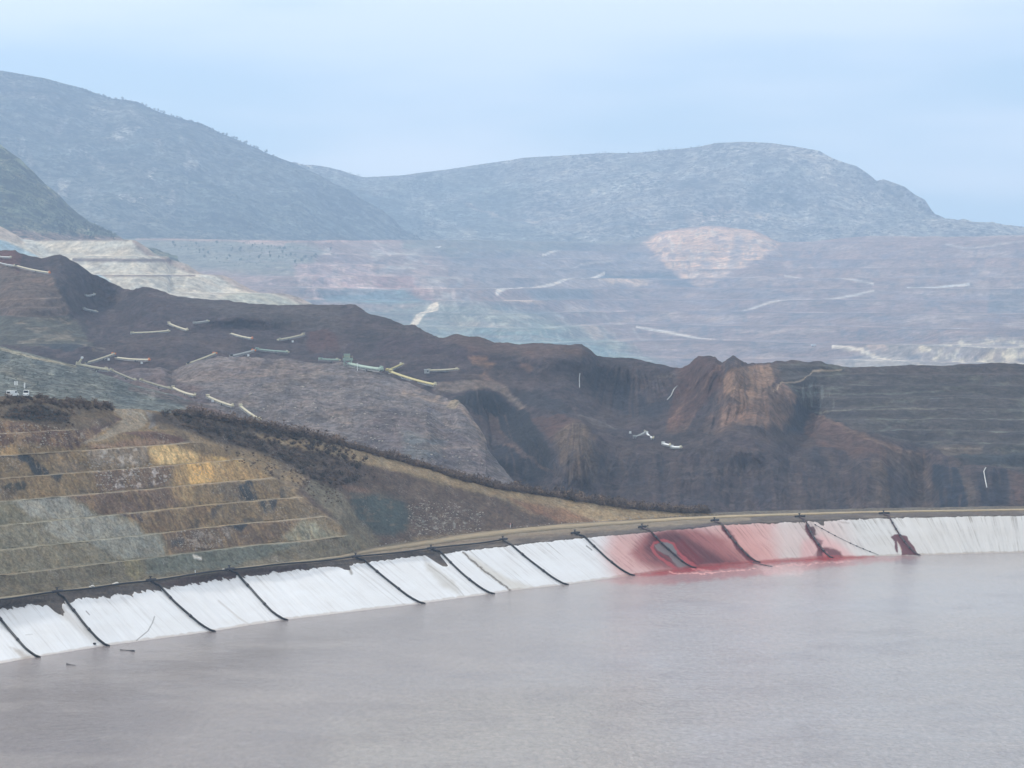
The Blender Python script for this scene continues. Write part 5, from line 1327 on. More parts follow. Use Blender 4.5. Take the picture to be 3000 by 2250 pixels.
# ------------------------------------------------------------------ conveyors scattered over the heap
def conveyor(a, b, label, mat, lift=(0.9, 2.2), w=2.2, head=M_ORANGE, hopper=True, wheels=True, big=1.0):
    ha, hb = ray(*a), ray(*b)
    if not ha or not hb: return
    A, B = ha[0].copy(), hb[0].copy()
    if abs(A.y - B.y) > 70:                                   # ray slipped onto another slope: keep the machine at one distance
        d = min(A.y, B.y) + 8
        A, B = Vector(unproj(a[0], a[1], d)), Vector(unproj(b[0], b[1], d + 6))
    A.z += lift[0] * big; B.z += lift[1] * big
    A.y -= 2.5; B.y -= 2.5
    L = (B - A).length
    root = empty('conveyor', A)
    tag(root, label, 'conveyor', 'conveyors strewn over the collapsed heap')
    X = (B - A).normalized(); Yv = Vector((0, 0, 1)).cross(X).normalized(); Zv = X.cross(Yv)
    M = Matrix((X, Yv, Zv)).transposed().to_4x4()
    w *= big; hh = 1.15 * big
    # covered belt gallery
    sag = lambda x: -0.012 * L * 4 * (x / L) * (1 - x / L)
    mb = MB(); n = 12
    prof = [(-w / 2, 0), (-w / 2, hh * .45), (-w * .3, hh * .9), (0, hh * 1.05), (w * .3, hh * .9), (w / 2, hh * .45), (w / 2, 0)]
    vs, fs = [], []
    for i in range(n + 1):
        x = L * i / n
        for y, z in prof: vs.append(M @ Vector((x, y, z + sag(x))))
    k = len(prof)
    for i in range(n):
        for j in range(k): fs.append((i * k + j, i * k + (j + 1) % k, (i + 1) * k + (j + 1) % k, (i + 1) * k + j))
    fs.append(tuple(range(k))); fs.append(tuple(n * k + j for j in range(k))[::-1])
    mb.add(vs, fs); mb.build('belt_cover', mat, root)
    mb = MB()
    for y in (-w / 2, w / 2):
        mb.tube([M @ Vector((L * i / n, y, -0.95 * big + sag(L * i / n))) for i in range(n + 1)], 0.13 * big, 6)
        for i in range(n):
            x0, x1 = L * i / n, L * (i + 1) / n
            zz = (0, -0.95 * big) if i % 2 else (-0.95 * big, 0)
            mb.tube([M @ Vector((x0, y, zz[0] + sag(x0))), M @ Vector((x1, y, zz[1] + sag(x1)))], 0.08 * big, 5)
            mb.tube([M @ Vector((x0, y, sag(x0))), M @ Vector((x0, y, -0.95 * big + sag(x0)))], 0.08 * big, 5)
    mb.build('truss', M_PALE, root)
    mb = MB(); mb.box((L * .5, 0, -0.35 * big), (L * .97, w * .7, .12), M); mb.build('belt', M_BELT, root)
    mb = MB(); mb.tube([M @ Vector((L + .3, -w * .6, .3 * big)), M @ Vector((L + .3, w * .6, .3 * big))], 0.75 * big, 12); mb.build('head_drum', head, root)
    mb = MB(); mb.box((L - 1.2, w * .5, 1.3 * big), (1.8 * big, 1.1 * big, 1.2 * big), M); mb.build('motor', head, root)
    if hopper:
        mb = MB(); mb.box((1.3, 0, 1.1 * big), (2.0 * big, w * 1.1, 1.3 * big), M, 1.35); mb.build('tail_hopper', M_DARKST if head is M_ORANGE else mat, root)
    if wheels:
        ax = Vector((L * .62, 0, 0)); c = M @ ax
        g = A + c
        drop = min(max(lift[0] * big + (lift[1] - lift[0]) * big * .62, 1.2), 6)
        mb = MB()
        for y in (-w / 2, w / 2):
            mb.tube([M @ Vector((L * .56, y, -0.9 * big)), (M @ Vector((L * .62, y, 0))) + Vector((0, 0, -drop))], .16 * big, 6)
            mb.tube([M @ Vector((L * .68, y, -0.9 * big)), (M @ Vector((L * .62, y, 0))) + Vector((0, 0, -drop))], .16 * big, 6)
        mb.build('undercarriage', M_PALE, root)
        for y in (-w * .7, w * .7):
            q = (M @ Vector((L * .62, y, 0))) + Vector((0, 0, -drop + .1))
            mb = MB(); mb.tube([q - Yv * .3, q + Yv * .3], .75 * big, 12); wh = mb.build('wheel', M_TYRE, root)
            mb = MB(); mb.tube([q - Yv * .34, q + Yv * .34], .32 * big, 8); mb.build('rim', M_WHITEP, wh)
    return root
CONV = [
    ((-6, 754), (33, 760), 'pale conveyor cut by the frame edge on the dark ridge, upper one of two', M_PALE),
    ((-6, 771), (43, 785), 'pale conveyor cut by the frame edge, just below another one', M_PALE),
    ((46, 781), (146, 806), 'long cream conveyor sloping down the edge of the terraced block', M_CREAM),
    ((251, 869), (279, 868), 'short pale conveyor alone on the dark slope below the ridge', M_PALE),
    ((243, 906), (285, 919), 'tilted conveyor lying against the edge of the terraced block', M_PALE),
    ((384, 979), (496, 977), 'long nearly level cream conveyor on the dark slope', M_CREAM),
    ((494, 950), (549, 974), 'cream conveyor pointing down towards its level neighbour', M_CREAM),
    ((566, 949), (612, 947), 'faint thin conveyor half buried high on the dark slope', M_PALE),
    ((676, 979), (739, 998), 'slim conveyor with an orange end, alone above the grey mound', M_CREAM),
    ((893, 983), (816, 1003), 'cream conveyor rising to its small motor on the dark slope', M_CREAM),
    ((749, 1026), (845, 1039), 'greenish conveyor lying along the crest of the grey mound', M_GREENST),
    ((674, 1048), (747, 1035), 'pale conveyor with an orange head at the mound crest', M_PALE),
    ((548, 1071), (634, 1043), 'cream conveyor climbing the left shoulder of the grey mound', M_CREAM),
    ((340, 1051), (438, 1062), 'curved cream conveyor level with the top of the zigzag', M_CREAM),
    ((250, 1068), (337, 1044), 'cream conveyor rising from the bend of the zigzag to its upper corner', M_CREAM),
    ((224, 1072), (318, 1096), 'thick cream conveyor just below the bend of the zigzag', M_CREAM),
    ((322, 1086), (401, 1124), 'cream conveyor second in the line running down from the zigzag bend', M_CREAM),
    ((410, 1116), (501, 1148), 'cream conveyor third in the line down from the zigzag bend', M_CREAM),
    ((507, 1139), (571, 1167), 'cream conveyor fourth in the line, by the foot of the grey mound', M_CREAM),
    ((607, 1164), (682, 1198), 'cream conveyor second from the lower end of the long line', M_CREAM),
    ((704, 1192), (762, 1238), 'steep cream conveyor at the lower end of the line behind the shrubs', M_CREAM),
    ((934, 1056), (994, 1063), 'greenish conveyor ending at the screening tower', M_GREENST),
    ((1132, 1090), (1180, 1074), 'short yellowish conveyor standing off the junction of two long ones', M_YEL),
    ((1142, 1093), (1274, 1138), 'very long yellowish conveyor descending the shoulder of the grey mound', M_YEL),
    ((1252, 1089), (1342, 1089), 'level conveyor with a white box at one end on the dark flat', M_CREAM),
    ((1857, 1284), (1892, 1272), 'thin white conveyor wreck joined to a steeper one low on the slide', M_PALE),
    ((1894, 1272), (1912, 1291), 'short steep white conveyor wreck low on the slide', M_WHITEP),
    ((1940, 1302), (1962, 1312), 'small bent white conveyor wreck beside the last level one', M_WHITEP),
    ((1964, 1312), (1994, 1318), 'last white conveyor wreck, lying level low on the slide', M_WHITEP),
]
for k, (a, b, lab, mt) in enumerate(CONV):
    small = k in (0, 1, 3, 4, 7, 8)
    conveyor(a, b, lab, mt, w=1.75, big=0.72 if small or k >= 25 else (1.05 if k in (23, 15) else 0.8), head=(M_ORANGE if k in (2, 8, 11, 12, 13, 14) else M_CREAM),
             wheels=k not in (7, 25, 26, 27, 28))
# long open truss conveyor with its screening tower
c = conveyor((1022, 1072), (1116, 1096), 'pale green open truss conveyor below the screening tower', M_GREENST, big=1.25, head=M_GREENST, hopper=False)
h = ray(1020, 1070)
root = empty('screening_tower', h[0] + Vector((0, -3, 0))); tag(root, 'green steel screening tower at the top of the long truss conveyor', 'tower')
mb = MB()
for x in (-2.4, 2.4):
    for y in (-1.8, 1.8): mb.tube([(x, y, -2.5), (x, y, 3.2)], .25, 6)
for y in (-1.8, 1.8):
    mb.tube([(-2.4, y, -.5), (2.4, y, 3)], .15, 5); mb.tube([(2.4, y, -.5), (-2.4, y, 3)], .15, 5)
mb.build('legs_frame', M_GREENST, root)
mb = MB(); mb.box((0, 0, 4.0), (6.4, 4.4, 1.6)); mb.build('screen_box', M_GREENST, root)
mb = MB(); mb.box((-.6, 0, 6.2), (3.6, 3.2, 2.6), None, 1.15); mb.build('hopper', M_GREENST, root)
mb = MB()
for x in (-3.2, -1, 1, 3.2): mb.tube([(x, -2.3, 4.8), (x, -2.3, 6)], .08, 5)
mb.tube([(-3.2, -2.3, 6), (3.2, -2.3, 6)], .08, 5); mb.build('railing', M_YEL, root)
h = ray(1047, 1086)
root = empty('light_mast', h[0]); tag(root, 'thin white mast standing beside the green truss conveyor', 'mast')
mb = MB(); mb.tube([(0, 0, -.5), (0, 0, 4.6)], [.24, .14], 8); mb.build('pole', M_WHITEP, root)
mb = MB(); mb.box((0, 0, 4.7), (1.0, .3, .4)); mb.build('lamp_head', M_WHITEP, root)
h = ray(1251, 1093)
root = empty('control_cabin', h[0] + Vector((0, -5, 0))); tag(root, 'small white box cabin at the end of the level conveyor', 'cabin')
mb = MB(); mb.box((0, 0, 1.2), (3.6, 2.6, 2.6)); mb.build('wall', M_PALE, root)
mb = MB(); mb.box((0, 0, 2.62), (4.0, 3.0, .2)); mb.build('roof', M_WHITEP, root)
mb = MB(); mb.box((0.7, -1.32, 1.5), (1.0, .06, .7)); mb.build('window', M_GLASS, root)
h = ray(236, 1068)
root = empty('loading_chute', h[0] + Vector((0, -2, 0))); tag(root, 'detached cream chute tilted up at the zigzag bend', 'chute')
mb = MB(); mb.tube([(-1.8, 0, -.3), (1.4, 0, 4.6)], [.9, .7], 8); mb.build('chute_body', M_CREAM, root)
mb = MB(); mb.tube([(1.4, -1, 5.0), (1.4, 1, 5.0)], .9, 10); mb.build('head_drum', M_WHITEP, root)
for px, py, lab in ((319, 1056, 'small white generator box below the rising zigzag conveyor'), (416, 1066, 'small white generator box below the curved conveyor'),
                    (728, 1044, 'small white generator box under the conveyor on the mound crest'), (858, 1003, 'white generator box below the conveyor with the raised motor'),
                    (624, 1178, 'small white generator box by the lower conveyors of the line'), (1846, 1270, 'white drum standing apart beside the conveyor wrecks')):
    h = ray(px, py)
    if not h: continue
    root = empty('generator_box', h[0] + Vector((0, -1.5, 0))); tag(root, lab, 'generator', 'small white boxes beside the conveyors')
    mb = MB(); mb.box((0, 0, .8), (1.5, 1.2, 1.5), None, .92); mb.build('housing', M_WHITEP, root)
    mb = MB(); mb.tube([(.3, 0, 1.5), (.3, 0, 2.1)], .12, 6); mb.build('exhaust', M_DARKST, root)

def drape(pts, r, name, mat, label, cat, off=0.3):
    ps = []
    for (x0, y0), (x1, y1) in zip(pts[:-1], pts[1:]):
        for k in range(5):
            h = ray(x0 + (x1 - x0) * k / 5, y0 + (y1 - y0) * k / 5)
            if h: ps.append(h[0] + Vector((0, -off, off)))
    h = ray(*pts[-1])
    if h: ps.append(h[0] + Vector((0, -off, off)))
    if len(ps) > 1: return run_pipe(name, ps, r, mat, label, cat)
drape([(1699, 1095), (1697, 1110), (1698, 1136)], 0.26, 'hose', M_WHOSE, 'pale hose hanging straight down the brown slope', 'hose')
drape([(1984, 1132), (1974, 1142), (1966, 1160), (1955, 1172)], 0.34, 'hose', M_WHOSE, 'pale curved hose in the hollow below the twin peaks', 'hose')
drape([(2888, 1371), (2882, 1382), (2886, 1405), (2891, 1429)], 0.30, 'hose', M_WHOSE, 'white wavy hose hanging on the dark slope below the terraced wall', 'hose')

# ------------------------------------------------------------------ vans and antenna masts on the hill top
def van(px, rz, label, big=1.0):
    i = int(np.argmin(abs(HX - px)))
    p = Vector(Phill_crest[i])
    root = empty('van', p + Vector((0, 0.0, -.15)), rz); tag(root, label, 'van', 'white vans on the hill top')
    def T(c): return c
    mb = MB()
    prof = [(-2.6, .45), (-2.6, 2.25), (-2.4, 2.4), (1.2, 2.4), (1.75, 1.45), (2.5, 1.2), (2.6, .45)]
    vs = [(x, y, z) for y in (-.98, .98) for x, z in prof]; k = len(prof)
    mb.add(vs, [tuple(range(k)), tuple(range(k, 2 * k))[::-1]] + [(j, (j + 1) % k + 0, (j + 1) % k + k, j + k)[::-1] for j in range(k)])
    body = mb.build('body', M_WHITEP, root)
    mb = MB(); mb.add([(1.24, -.85, 2.33), (1.24, .85, 2.33), (1.79, .85, 1.5), (1.79, -.85, 1.5)], [(0, 1, 2, 3)]); mb.build('windscreen', M_GLASS, root)
    for y in (-.995, .995):
        mb = MB(); mb.box((.7, y, 1.85), (1.0, .03, .6)); mb.build('side_window', M_GLASS, root)
    mb = MB(); mb.box((-2.62, 0, 1.8), (.03, 1.5, .6)); mb.build('rear_window', M_GLASS, root)
    for x in (-1.7, 1.7):
        for y in (-.9, .9):
            mb = MB(); mb.tube([(x, y - .12, .4), (x, y + .12, .4)], .4, 14); wv = mb.build('wheel', M_TYRE, root)
            mb = MB(); mb.tube([(x, y - .14, .4), (x, y + .14, .4)], .2, 10); mb.build('rim', M_PALE, wv)
    for y in (-.7, .7):
        mb = MB(); mb.box((2.56, y, .95), (.08, .35, .2)); mb.build('headlight', M_GLASS, root)
    return root
Phill_crest = P_HILL_CREST
van(38, R(60), 'white van parked under the mast with two flat panels')
van(77, R(-86), 'white van seen end on under the single slim mast')
def mast(px, dx, top, label, panels):
    i = int(np.argmin(abs(HX - px)))
    p = Vector(Phill_crest[i]) + Vector((dx, 1.4, 0))
    root = empty('antenna_mast', p); tag(root, label, 'mast', 'antenna masts on the hill top')
    mb = MB(); mb.tube([(0, 0, -.5), (0, 0, top)], [.14, .09], 8); mb.build('pole', M_PALE, root)
    for x, z, h in panels:
        mb = MB(); mb.box((x, -.15, z), (.5, .25, h)); mb.tube([(0, 0, z), (x, -.1, z)], .05, 5); mb.build('antenna_panel', M_WHITEP, root)
    mb = MB(); mb.box((0, 0, .6), (1.2, 1.0, 1.2)); mb.build('base_cabinet', M_PALE, root)
    return root
mast(44, 0.1, 6.4, 'antenna mast with two upright white panels above a van', ((-.42, 5.0, 1.5), (.42, 5.0, 1.5)))
mast(72, -0.2, 5.2, 'slim antenna mast with one white panel above the end on van', ((.05, 3.9, 1.5), (0.1, 4.9, .5)))
h = ray(2383, 1015)
root = empty('mine_truck', h[0] + Vector((0, -3, 0))); root.scale = (1.8, 1.8, 1.8); tag(root, 'tiny white truck on the far pit floor beside the pale ramp', 'truck')
mb = MB(); mb.box((-.8, 0, 1.9), (4.6, 2.6, 1.9), None, 1.1); mb.build('tipper_body', M_WHITEP, root)
mb = MB(); mb.box((2.4, 0, 1.7), (1.6, 2.4, 2.0), None, .9); mb.build('cab', M_WHITEP, root)
for x in (-2, -.6, 2.2):
    for y in (-1.2, 1.2):
        mb = MB(); mb.tube([(x, y - .2, .6), (x, y + .2, .6)], .6, 10); mb.build('wheel', M_TYRE, root)

# sacks, marker posts, stones along the pond road
def sack_heap(px, py, label, n, spread):
    h = ray(px, py)
    if not h: return
    root = empty('sack_heap', h[0]); tag(root, label, 'sacks')
    rg = random.Random(px)
    for k in range(n):
        mb = MB(); bx = (rg.uniform(-1, 1) * spread, rg.uniform(-.4, .4), .25 + (.35 if k % 3 == 0 else 0)); a = rg.uniform(-.4, .4)
        d = Vector((math.cos(a), math.sin(a), rg.uniform(-.15, .15)))
        mb.tube([Vector(bx) - d * .62, Vector(bx) - d * .4, Vector(bx), Vector(bx) + d * .4, Vector(bx) + d * .62], [.12, .32, .38, .32, .12], 8)
        mb.build('sack', M_SACK, root, True)
sack_heap(331, 1713, 'heap of white sacks beside the road above the liner', 9, 1.8)
sack_heap(268, 1722, 'few scattered white sacks near the larger sack heap', 3, .7)
sack_heap(577, 1641, 'white torn sacks on the lowest green bench face', 6, 1.5)
sack_heap(662, 1671, 'two pale sacks lying by the top fitting of a drain pipe', 3, 1.0)
for px, py, lab, hh, col in ((572, 1683, 'short white marker post between two drain pipe heads', 1.6, M_WHITEP), (1495, 1545, 'red and white marker post at the road bend, first of a pair', 1.8, M_RED),
                             (1501, 1545, 'darker marker post right behind the red one at the road bend', 1.6, M_DARKST), (1898, 1548, 'small dark post beside the pipe of the big red stain', 1.5, M_DARKST)):
    h = ray(px, py)
    if not h: continue
    root = empty('marker_post', h[0]); tag(root, lab, 'post')
    mb = MB(); mb.tube([(0, 0, -.2), (0, 0, hh)], .12, 8); mb.build('post', M_WHITEP if col is M_RED else col, root)
    mb = MB(); mb.box((0, -.05, hh * .8), (.42, .1, .5)); mb.build('marker_plate', col, root)

# ------------------------------------------------------------------ rocks (one countless scatter)
def rock_unit(seed):
    rg = random.Random(seed)
    bm = bmesh.new(); bmesh.ops.create_icosphere(bm, subdivisions=1, radius=0.5)
    for v in bm.verts: v.co *= rg.uniform(.65, 1.2)
    vs = np.array([v.co[:] for v in bm.verts]); fs = np.array([[v.index for v in f.verts] for f in bm.faces]); bm.free()
    return vs, fs
def scatter(name, units, items, mat, smooth=False, colors=None):
    """items: (x,y,z, sx,sy,sz, rot, unit) merged into one mesh"""
    V, Fc, Cc, off = [], [], [], 0
    for i, (x, y, z, sx, sy, sz, r, u) in enumerate(items):
        v, f = units[u]
        c, s_ = math.cos(r), math.sin(r)
        vx = v[:, 0] * sx; vy = v[:, 1] * sy
        V.append(np.stack([x + vx * c - vy * s_, y + vx * s_ + vy * c, z + v[:, 2] * sz], -1)); Fc.append(f + off); off += len(v)
    V = np.concatenate(V); Fc = np.concatenate(Fc); nv = Fc.shape[1]
    me = bpy.data.meshes.new(name)
    me.vertices.add(len(V)); me.vertices.foreach_set('co', V.reshape(-1).astype(np.float32))
    me.loops.add(Fc.size); me.polygons.add(len(Fc))
    me.loops.foreach_set('vertex_index', Fc.reshape(-1).astype(np.int32)); me.polygons.foreach_set('loop_start', (np.arange(len(Fc)) * nv).astype(np.int32))
    me.update(calc_edges=True); me.materials.append(mat)
    o = bpy.data.objects.new(name, me); COL.objects.link(o)
    return o
def in_poly(n, poly, rg):
    p = np.array(poly); x0, y0 = p.min(0); x1, y1 = p.max(0); out = []
    while len(out) < n:
        X = rg.uniform(x0, x1, n * 2); Y = rg.uniform(y0, y1, n * 2)
        k = poly_sd(X, Y, poly) > 0
        out += list(zip(X[k], Y[k]))
    return out[:n]
units = [rock_unit(k) for k in range(5)]
rg = np.random.default_rng(5)
items = []
def add_rocks(n, poly, s0, s1, only=None):
    for px, py in in_poly(n, poly, rg):
        h = ray(px, py, only)
        if h:
            s = s0 + (s1 - s0) * rg.random() ** 4
            items.append((*h[0], s * rg.uniform(.8, 1.5), s, s * rg.uniform(.5, .9), rg.uniform(0, 6.3), int(rg.integers(5))))
add_rocks(420, Q5([(430, 730), (620, 700), (930, 780), (900, 890), (440, 940)]), .25, 1.1, 'terraced')
add_rocks(500, Q0([(560, 390), (1100, 480), (1100, 590), (640, 640), (560, 480)]), .25, 1.2, 'terraced')
add_rocks(350, Q0([(1100, 900), (1550, 880), (1400, 1010), (1110, 1030)]), .25, .9, 'terraced')
add_rocks(350, Q0([(0, 180), (480, 230), (600, 330), (0, 380)]), .25, 1.0, 'terraced')
add_rocks(220, [(1100, 1597), (1407, 1553), (1800, 1516), (2100, 1502), (2100, 1510), (1640, 1536), (1400, 1558), (1100, 1602)], .25, 1.1)
add_rocks(120, [(1360, 1618), (1378, 1634), (1440, 1684), (1496, 1729), (1488, 1729), (1430, 1686), (1368, 1634), (1354, 1618)], .25, .8, 'pond_liner')
add_rocks(700, [(900, 1120), (1300, 1190), (1420, 1330), (1440, 1400), (1200, 1360), (1000, 1290), (760, 1210), (700, 1120)], .4, 1.8, 'hill')
add_rocks(500, Q0([(1200, 420), (2212, 900), (1900, 900), (1300, 620)]), .2, .8, 'terraced')
tag(scatter('scattered_rubble', units, items, M_ROCK), 'pale stones scattered over the cut, the mound and the verges', kind='stuff')

# ------------------------------------------------------------------ shrubs and trees
def bush_unit(seed, nb=80, leaf=85):
    rg = random.Random(seed); V, Fc = [], []
    for k in range(nb):                                    # bare twigs fanning out from the root
        a = rg.uniform(0, 6.283); tilt = rg.uniform(.05, 1.15) ** 1.2; L = rg.uniform(.55, 1.05) * (1 - .25 * tilt)
        d = Vector((math.cos(a) * math.sin(tilt), math.sin(a) * math.sin(tilt), math.cos(tilt)))
        s = d.cross(Vector((rg.uniform(-1, 1), rg.uniform(-1, 1), .3))).normalized() * .026
        b = Vector((math.cos(a) * .12 * rg.random(), math.sin(a) * .12 * rg.random(), 0))
        o = len(V); V += [b - s, b + s, b + d * L + Vector((0, 0, -.08 * tilt))]; Fc.append((o, o + 1, o + 2))
    for k in range(leaf):
        a = rg.uniform(0, 6.283); r = math.sqrt(rg.random()) * .55; z = rg.uniform(.2, .95) * (1 - .45 * r)
        c = Vector((math.cos(a) * r, math.sin(a) * r, z)); sz = rg.uniform(.07, .15)
        o = len(V)
        V += [c + Vector((rg.uniform(-1, 1), rg.uniform(-1, 1), rg.uniform(-1, 1))) * sz for _ in range(3)]; Fc.append((o, o + 1, o + 2))
    return np.array([tuple(v) for v in V]), np.array(Fc)
def tree_unit(seed, n=110, conic=0.3):
    rg = random.Random(seed); V, Fc = [], []
    lob = [(rg.uniform(-.28, .28), rg.uniform(-.28, .28), rg.uniform(.3, .8), rg.uniform(.2, .34)) for _ in range(6)]
    for k in range(n):
        lx, ly, lz, lr = lob[rg.randrange(6)]
        d = Vector((rg.gauss(0, 1), rg.gauss(0, 1), rg.gauss(0, 1))).normalized() * lr * rg.uniform(.6, 1.0)
        c = Vector((lx, ly, lz)) + d; c.x *= 1 - conic * c.z; c.y *= 1 - conic * c.z
        if c.z < .1: c.z = .1
        sz = rg.uniform(.07, .15); o = len(V)
        V += [c + Vector((rg.uniform(-1, 1), rg.uniform(-1, 1), rg.uniform(-1, 1))) * sz for _ in range(3)]; Fc.append((o, o + 1, o + 2))
    return np.array([tuple(v) for v in V]), np.array(Fc)
def twig_mat(name, c1, c2, scale):
    m, n, l, b = new_mat(name)
    P_ = N(n, 'ShaderNodeNewGeometry').outputs['Position']
    nn = noise(n, l, P_, scale, 4, 0.7)
    l.new(mixc(n, l, maprange(n, l, nn, .35, .65, 0, 1), tuple(float(x) for x in lin(c1)), tuple(float(x) for x in lin(c2))), b.inputs['Base Color'])
    b.inputs['Roughness'].default_value = 1.0
    return m
M_TWIG = twig_mat('bare_twigs', (56, 48, 46), (136, 116, 100), .25)  # wide colour spread stands in for lit and shaded bushes
M_TWIGB = twig_mat('bluish_dark_scrub', (46, 46, 46), (112, 100, 88), .25)
M_LEAF = twig_mat('juniper_foliage', (36, 46, 34), (66, 74, 52), .15)
M_TRUNK = simple_mat('grey_bark', (84, 74, 64), 0.9, 0, .2, 1.0)
def mesh_of(name, u, mat):
    me = bpy.data.meshes.new(name); me.from_pydata(u[0].tolist(), [], u[1].tolist()); me.update(); me.materials.append(mat); return me
bunits = [bush_unit(k) for k in range(6)]
tunits = [tree_unit(k) for k in range(6)]
def crest_at(px):
    return Vector(Phill_crest[int(np.argmin(abs(HX - px)))])
# bushes along the hill crest and in the thicket: the largest as things
spots = []
for k in range(150):                                       # skyline row, just over the crest
    px = 560 + (2060 - 560) * ((k + rg.random()) / 150)
    p = crest_at(px); b = rg.uniform(0.0, 9.0)
    s = (5.0 if px < 1500 else 5.2) * rg.uniform(.7, 1.3)
    spots.append((p.x - .2 * b, p.y + b, p.z - 0.02 * b * b, s, 'bare bush in the row along the falling crest of the benched hill', 'bushes in the row along the hill crest', 0))
thick = Q0([(1020, 130), (1400, 175), (1700, 215), (1850, 275), (2212, 335), (2380, 430), (2330, 560), (2180, 620), (2000, 550), (1880, 460), (1700, 380), (1400, 310), (1200, 230)])
for px, py in in_poly(95, thick, rg):
    h = ray(px, py, 'terraced')
    if h: spots.append((*h[0], rg.uniform(2.0, 3.6), 'dark bare bush in the thicket below the hill crest', 'bushes in the thicket below the crest', 1))
topl = Q1([(60, 1245), (320, 1240), (740, 1290), (730, 1330), (640, 1330), (420, 1320), (250, 1290), (0, 1290)])
for px, py in in_poly(34, topl, rg):
    h = ray(px, py, 'terraced')
    if h: spots.append((*h[0], rg.uniform(1.8, 3.2), 'brown bush on the flat hill top near the vans', 'brown bushes on the hill top', 0))
dk = Q1([(90, 1320), (260, 1310), (450, 1365), (430, 1400), (200, 1395), (40, 1375)])
for px, py in in_poly(20, dk, rg):
    h = ray(px, py, 'terraced')
    if h: spots.append((*h[0], rg.uniform(1.6, 2.6), 'dark bush in the hollow under the hill top, above the rust benches', 'dark bushes in the hollow', 1))
bmesh_cache = {(v, m): mesh_of('bush', bunits[v], (M_TWIG, M_TWIGB)[m]) for v in range(6) for m in (0, 1)}
for i, (x, y, z, s, lab, grp, mk) in enumerate(spots[:299]):
    o = bpy.data.objects.new('bush', bmesh_cache[(i % 6, mk)]); COL.objects.link(o)
    o.location = (x, y, z - .15); o.scale = (s * rg.uniform(.9, 1.5), s * rg.uniform(.9, 1.3), s * rg.uniform(.75, 1.05)); o.rotation_euler = (0, 0, rg.uniform(0, 6.28))
    tag(o, lab, 'bush', grp)
items = []
def add_bush(n, poly, s0, s1, only='terraced'):
    for px, py in in_poly(n, poly, rg):
        h = ray(px, py, only)
        if h:
            s = rg.uniform(s0, s1); items.append((*h[0], s * 1.3, s * 1.2, s * .8, rg.uniform(0, 6.28), int(rg.integers(6))))
add_bush(380, thick, .9, 2.0)
add_bush(160, topl, .8, 1.6); add_bush(120, dk, .8, 1.5)
add_bush(150, Q1([(0, 1290), (500, 1330), (480, 1440), (0, 1380)]), .5, 1.1)
add_bush(160, Q5([(-300, 380), (150, 430), (300, 560), (0, 640), (-300, 560)]), .4, 1.1)
add_bush(130, Q0([(1400, 330), (1800, 430), (2212, 640), (2212, 760), (1800, 560), (1500, 430)]), .4, 1.0)
for k in range(1300):
    px = 520 + (2080 - 520) * rg.random(); p = crest_at(px); b = rg.uniform(-0.5, 14.0)
    s = rg.uniform(2.2, 4.3); items.append((p.x - .2 * b, p.y + b, p.z - .008 * b * b - .2, s * 1.3, s * 1.2, s * .8, rg.uniform(0, 6.28), int(rg.integers(6))))
tag(scatter('thicket_undergrowth', bunits, items, M_TWIG), 'low bare undergrowth filling the thicket and verges', kind='stuff')

# trees on the far slopes
tm = [(mesh_of('crown', u, M_LEAF)) for u in tunits]
mbt = MB(); mbt.tube([(0, 0, -.1), (0, 0, .45)], [.05, .03], 6)
trunk_o = mbt.build('trunk', M_TRUNK); trunk_me = trunk_o.data; bpy.data.objects.remove(trunk_o)
def tree(loc, s, lab, grp):
    r = bpy.data.objects.new('tree', None); COL.objects.link(r); r.location = loc; r.empty_display_size = .3
    r.scale = (s * rg.uniform(.85, 1.15), s * rg.uniform(.85, 1.15), s * rg.uniform(.8, 1.2)); r.rotation_euler = (0, 0, rg.uniform(0, 6.28))
    c = bpy.data.objects.new('crown', tm[int(rg.integers(6))]); COL.objects.link(c); c.parent = r
    t = bpy.data.objects.new('trunk', trunk_me); COL.objects.link(t); t.parent = r
    tag(r, lab, 'tree', grp)
nearhill = [(200, 640), (290, 672), (360, 700), (360, 712), (240, 700), (160, 690), (120, 640)]
for px, py in in_poly(55, nearhill, rg):
    h = ray(px, py, 'hill')
    if h: tree(h[0], rg.uniform(6, 11), 'dark tree at the foot of the dark scrub hill above the heap', 'trees at the foot of the dark scrub hill')
foot = [(430, 712), (800, 712), (980, 735), (880, 780), (700, 770), (520, 745)]
for px, py in in_poly(38, foot, rg):
    h = ray(px, py, 'terrain')
    if h: tree(h[0], rg.uniform(7, 14), 'lone dark tree on the pale slope between the heap and the pit', 'trees on the pale slope above the heap')
crl = curve(crest_l)
for k in range(95):
    px = 2 + 820 * (k + rg.random()) / 95
    h = ray(px, crl(px) + rg.uniform(4, 9), 'mountain')
    if h: tree(h[0] + Vector((0, 6, 0)), rg.uniform(9, 19), 'small tree on the skyline of the steep mountain', 'trees on the skyline of the steep mountain')
crr = curve(crest_r)
for k in range(26):
    px = 980 + 1900 * (k + rg.random()) / 26
    h = ray(px, crr(px) + rg.uniform(4, 8), 'mountain')
    if h: tree(h[0] + Vector((0, 5, 0)), rg.uniform(8, 16), 'tiny tree on the skyline of the pale rounded mountain', 'trees on the skyline of the pale mountain')
items = []
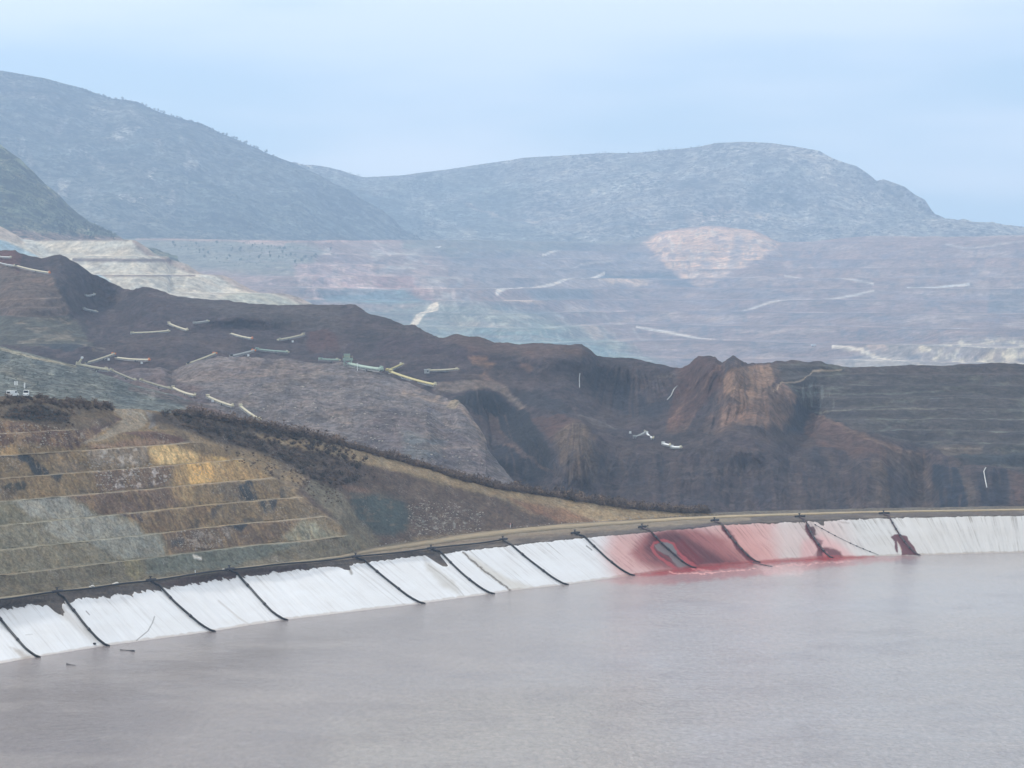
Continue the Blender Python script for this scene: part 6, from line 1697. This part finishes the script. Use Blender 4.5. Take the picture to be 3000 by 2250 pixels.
def add_trees(n, poly, s0, s1, only):
    for px, py in in_poly(n, poly, rg):
        if only != 'mountain' or fbm(np.array([px / 70.0]), np.array([py / 30.0]), 0, 3, 66)[0] > -.28 * rg.random():
            h = ray(px, py, only)
            if h:
                s = rg.uniform(s0, s1); items.append((*h[0], s * 1.25, s * 1.1, s * .85, rg.uniform(0, 6.28), int(rg.integers(6))))
small_units = [tree_unit(k + 20, 34) for k in range(6)]
add_trees(3000, [(1180, 520), (1600, 460), (2100, 420), (2400, 450), (2600, 560), (2800, 690), (2300, 700), (2000, 660), (1700, 690), (1400, 690), (1250, 640)], 7, 15, 'mountain')
add_trees(1100, [(830, 470), (1100, 520), (1300, 520), (1350, 700), (1150, 700), (950, 600)], 7, 16, 'mountain')
add_trees(1500, [(0, 220), (400, 300), (800, 460), (1150, 690), (500, 690), (0, 400)], 6, 14, 'mountain')
add_trees(450, [(0, 430), (200, 620), (360, 700), (0, 680)], 4, 9, 'hill')
add_trees(160, [(420, 708), (980, 712), (1000, 760), (880, 790), (600, 780)], 5, 10, 'terrain')
add_trees(260, [(0, 1030), (240, 1090), (560, 1180), (400, 1180), (0, 1140)], .8, 2.0, 'hill')
tag(scatter('mountain_vegetation', small_units, items, M_LEAF), 'countless small scrub trees dotted over the mountainsides', kind='stuff')
#@@HAZE
# ================================================================== the air
HAZE_D = 7.5e-5
def add_haze():
    mb = MB(); z0, z1 = -290.0, 1600.0
    mb.box((0, 9500, (z0 + z1) / 2), (15800, 20300, z1 - z0))
    m = bpy.data.materials.new('air'); m.use_nodes = True
    n, l = m.node_tree.nodes, m.node_tree.links; n.clear()
    out = N(n, 'ShaderNodeOutputMaterial'); v = N(n, 'ShaderNodeVolumePrincipled')
    v.inputs['Color'].default_value = (0.53, 0.73, 1.0, 1)
    v.inputs['Density'].default_value = HAZE_D
    v.inputs['Anisotropy'].default_value = 0.25
    l.new(v.outputs[0], out.inputs['Volume'])
    o = mb.build('haze', m)
    tag(o, 'blue haze filling the valley', kind='stuff')
add_haze()
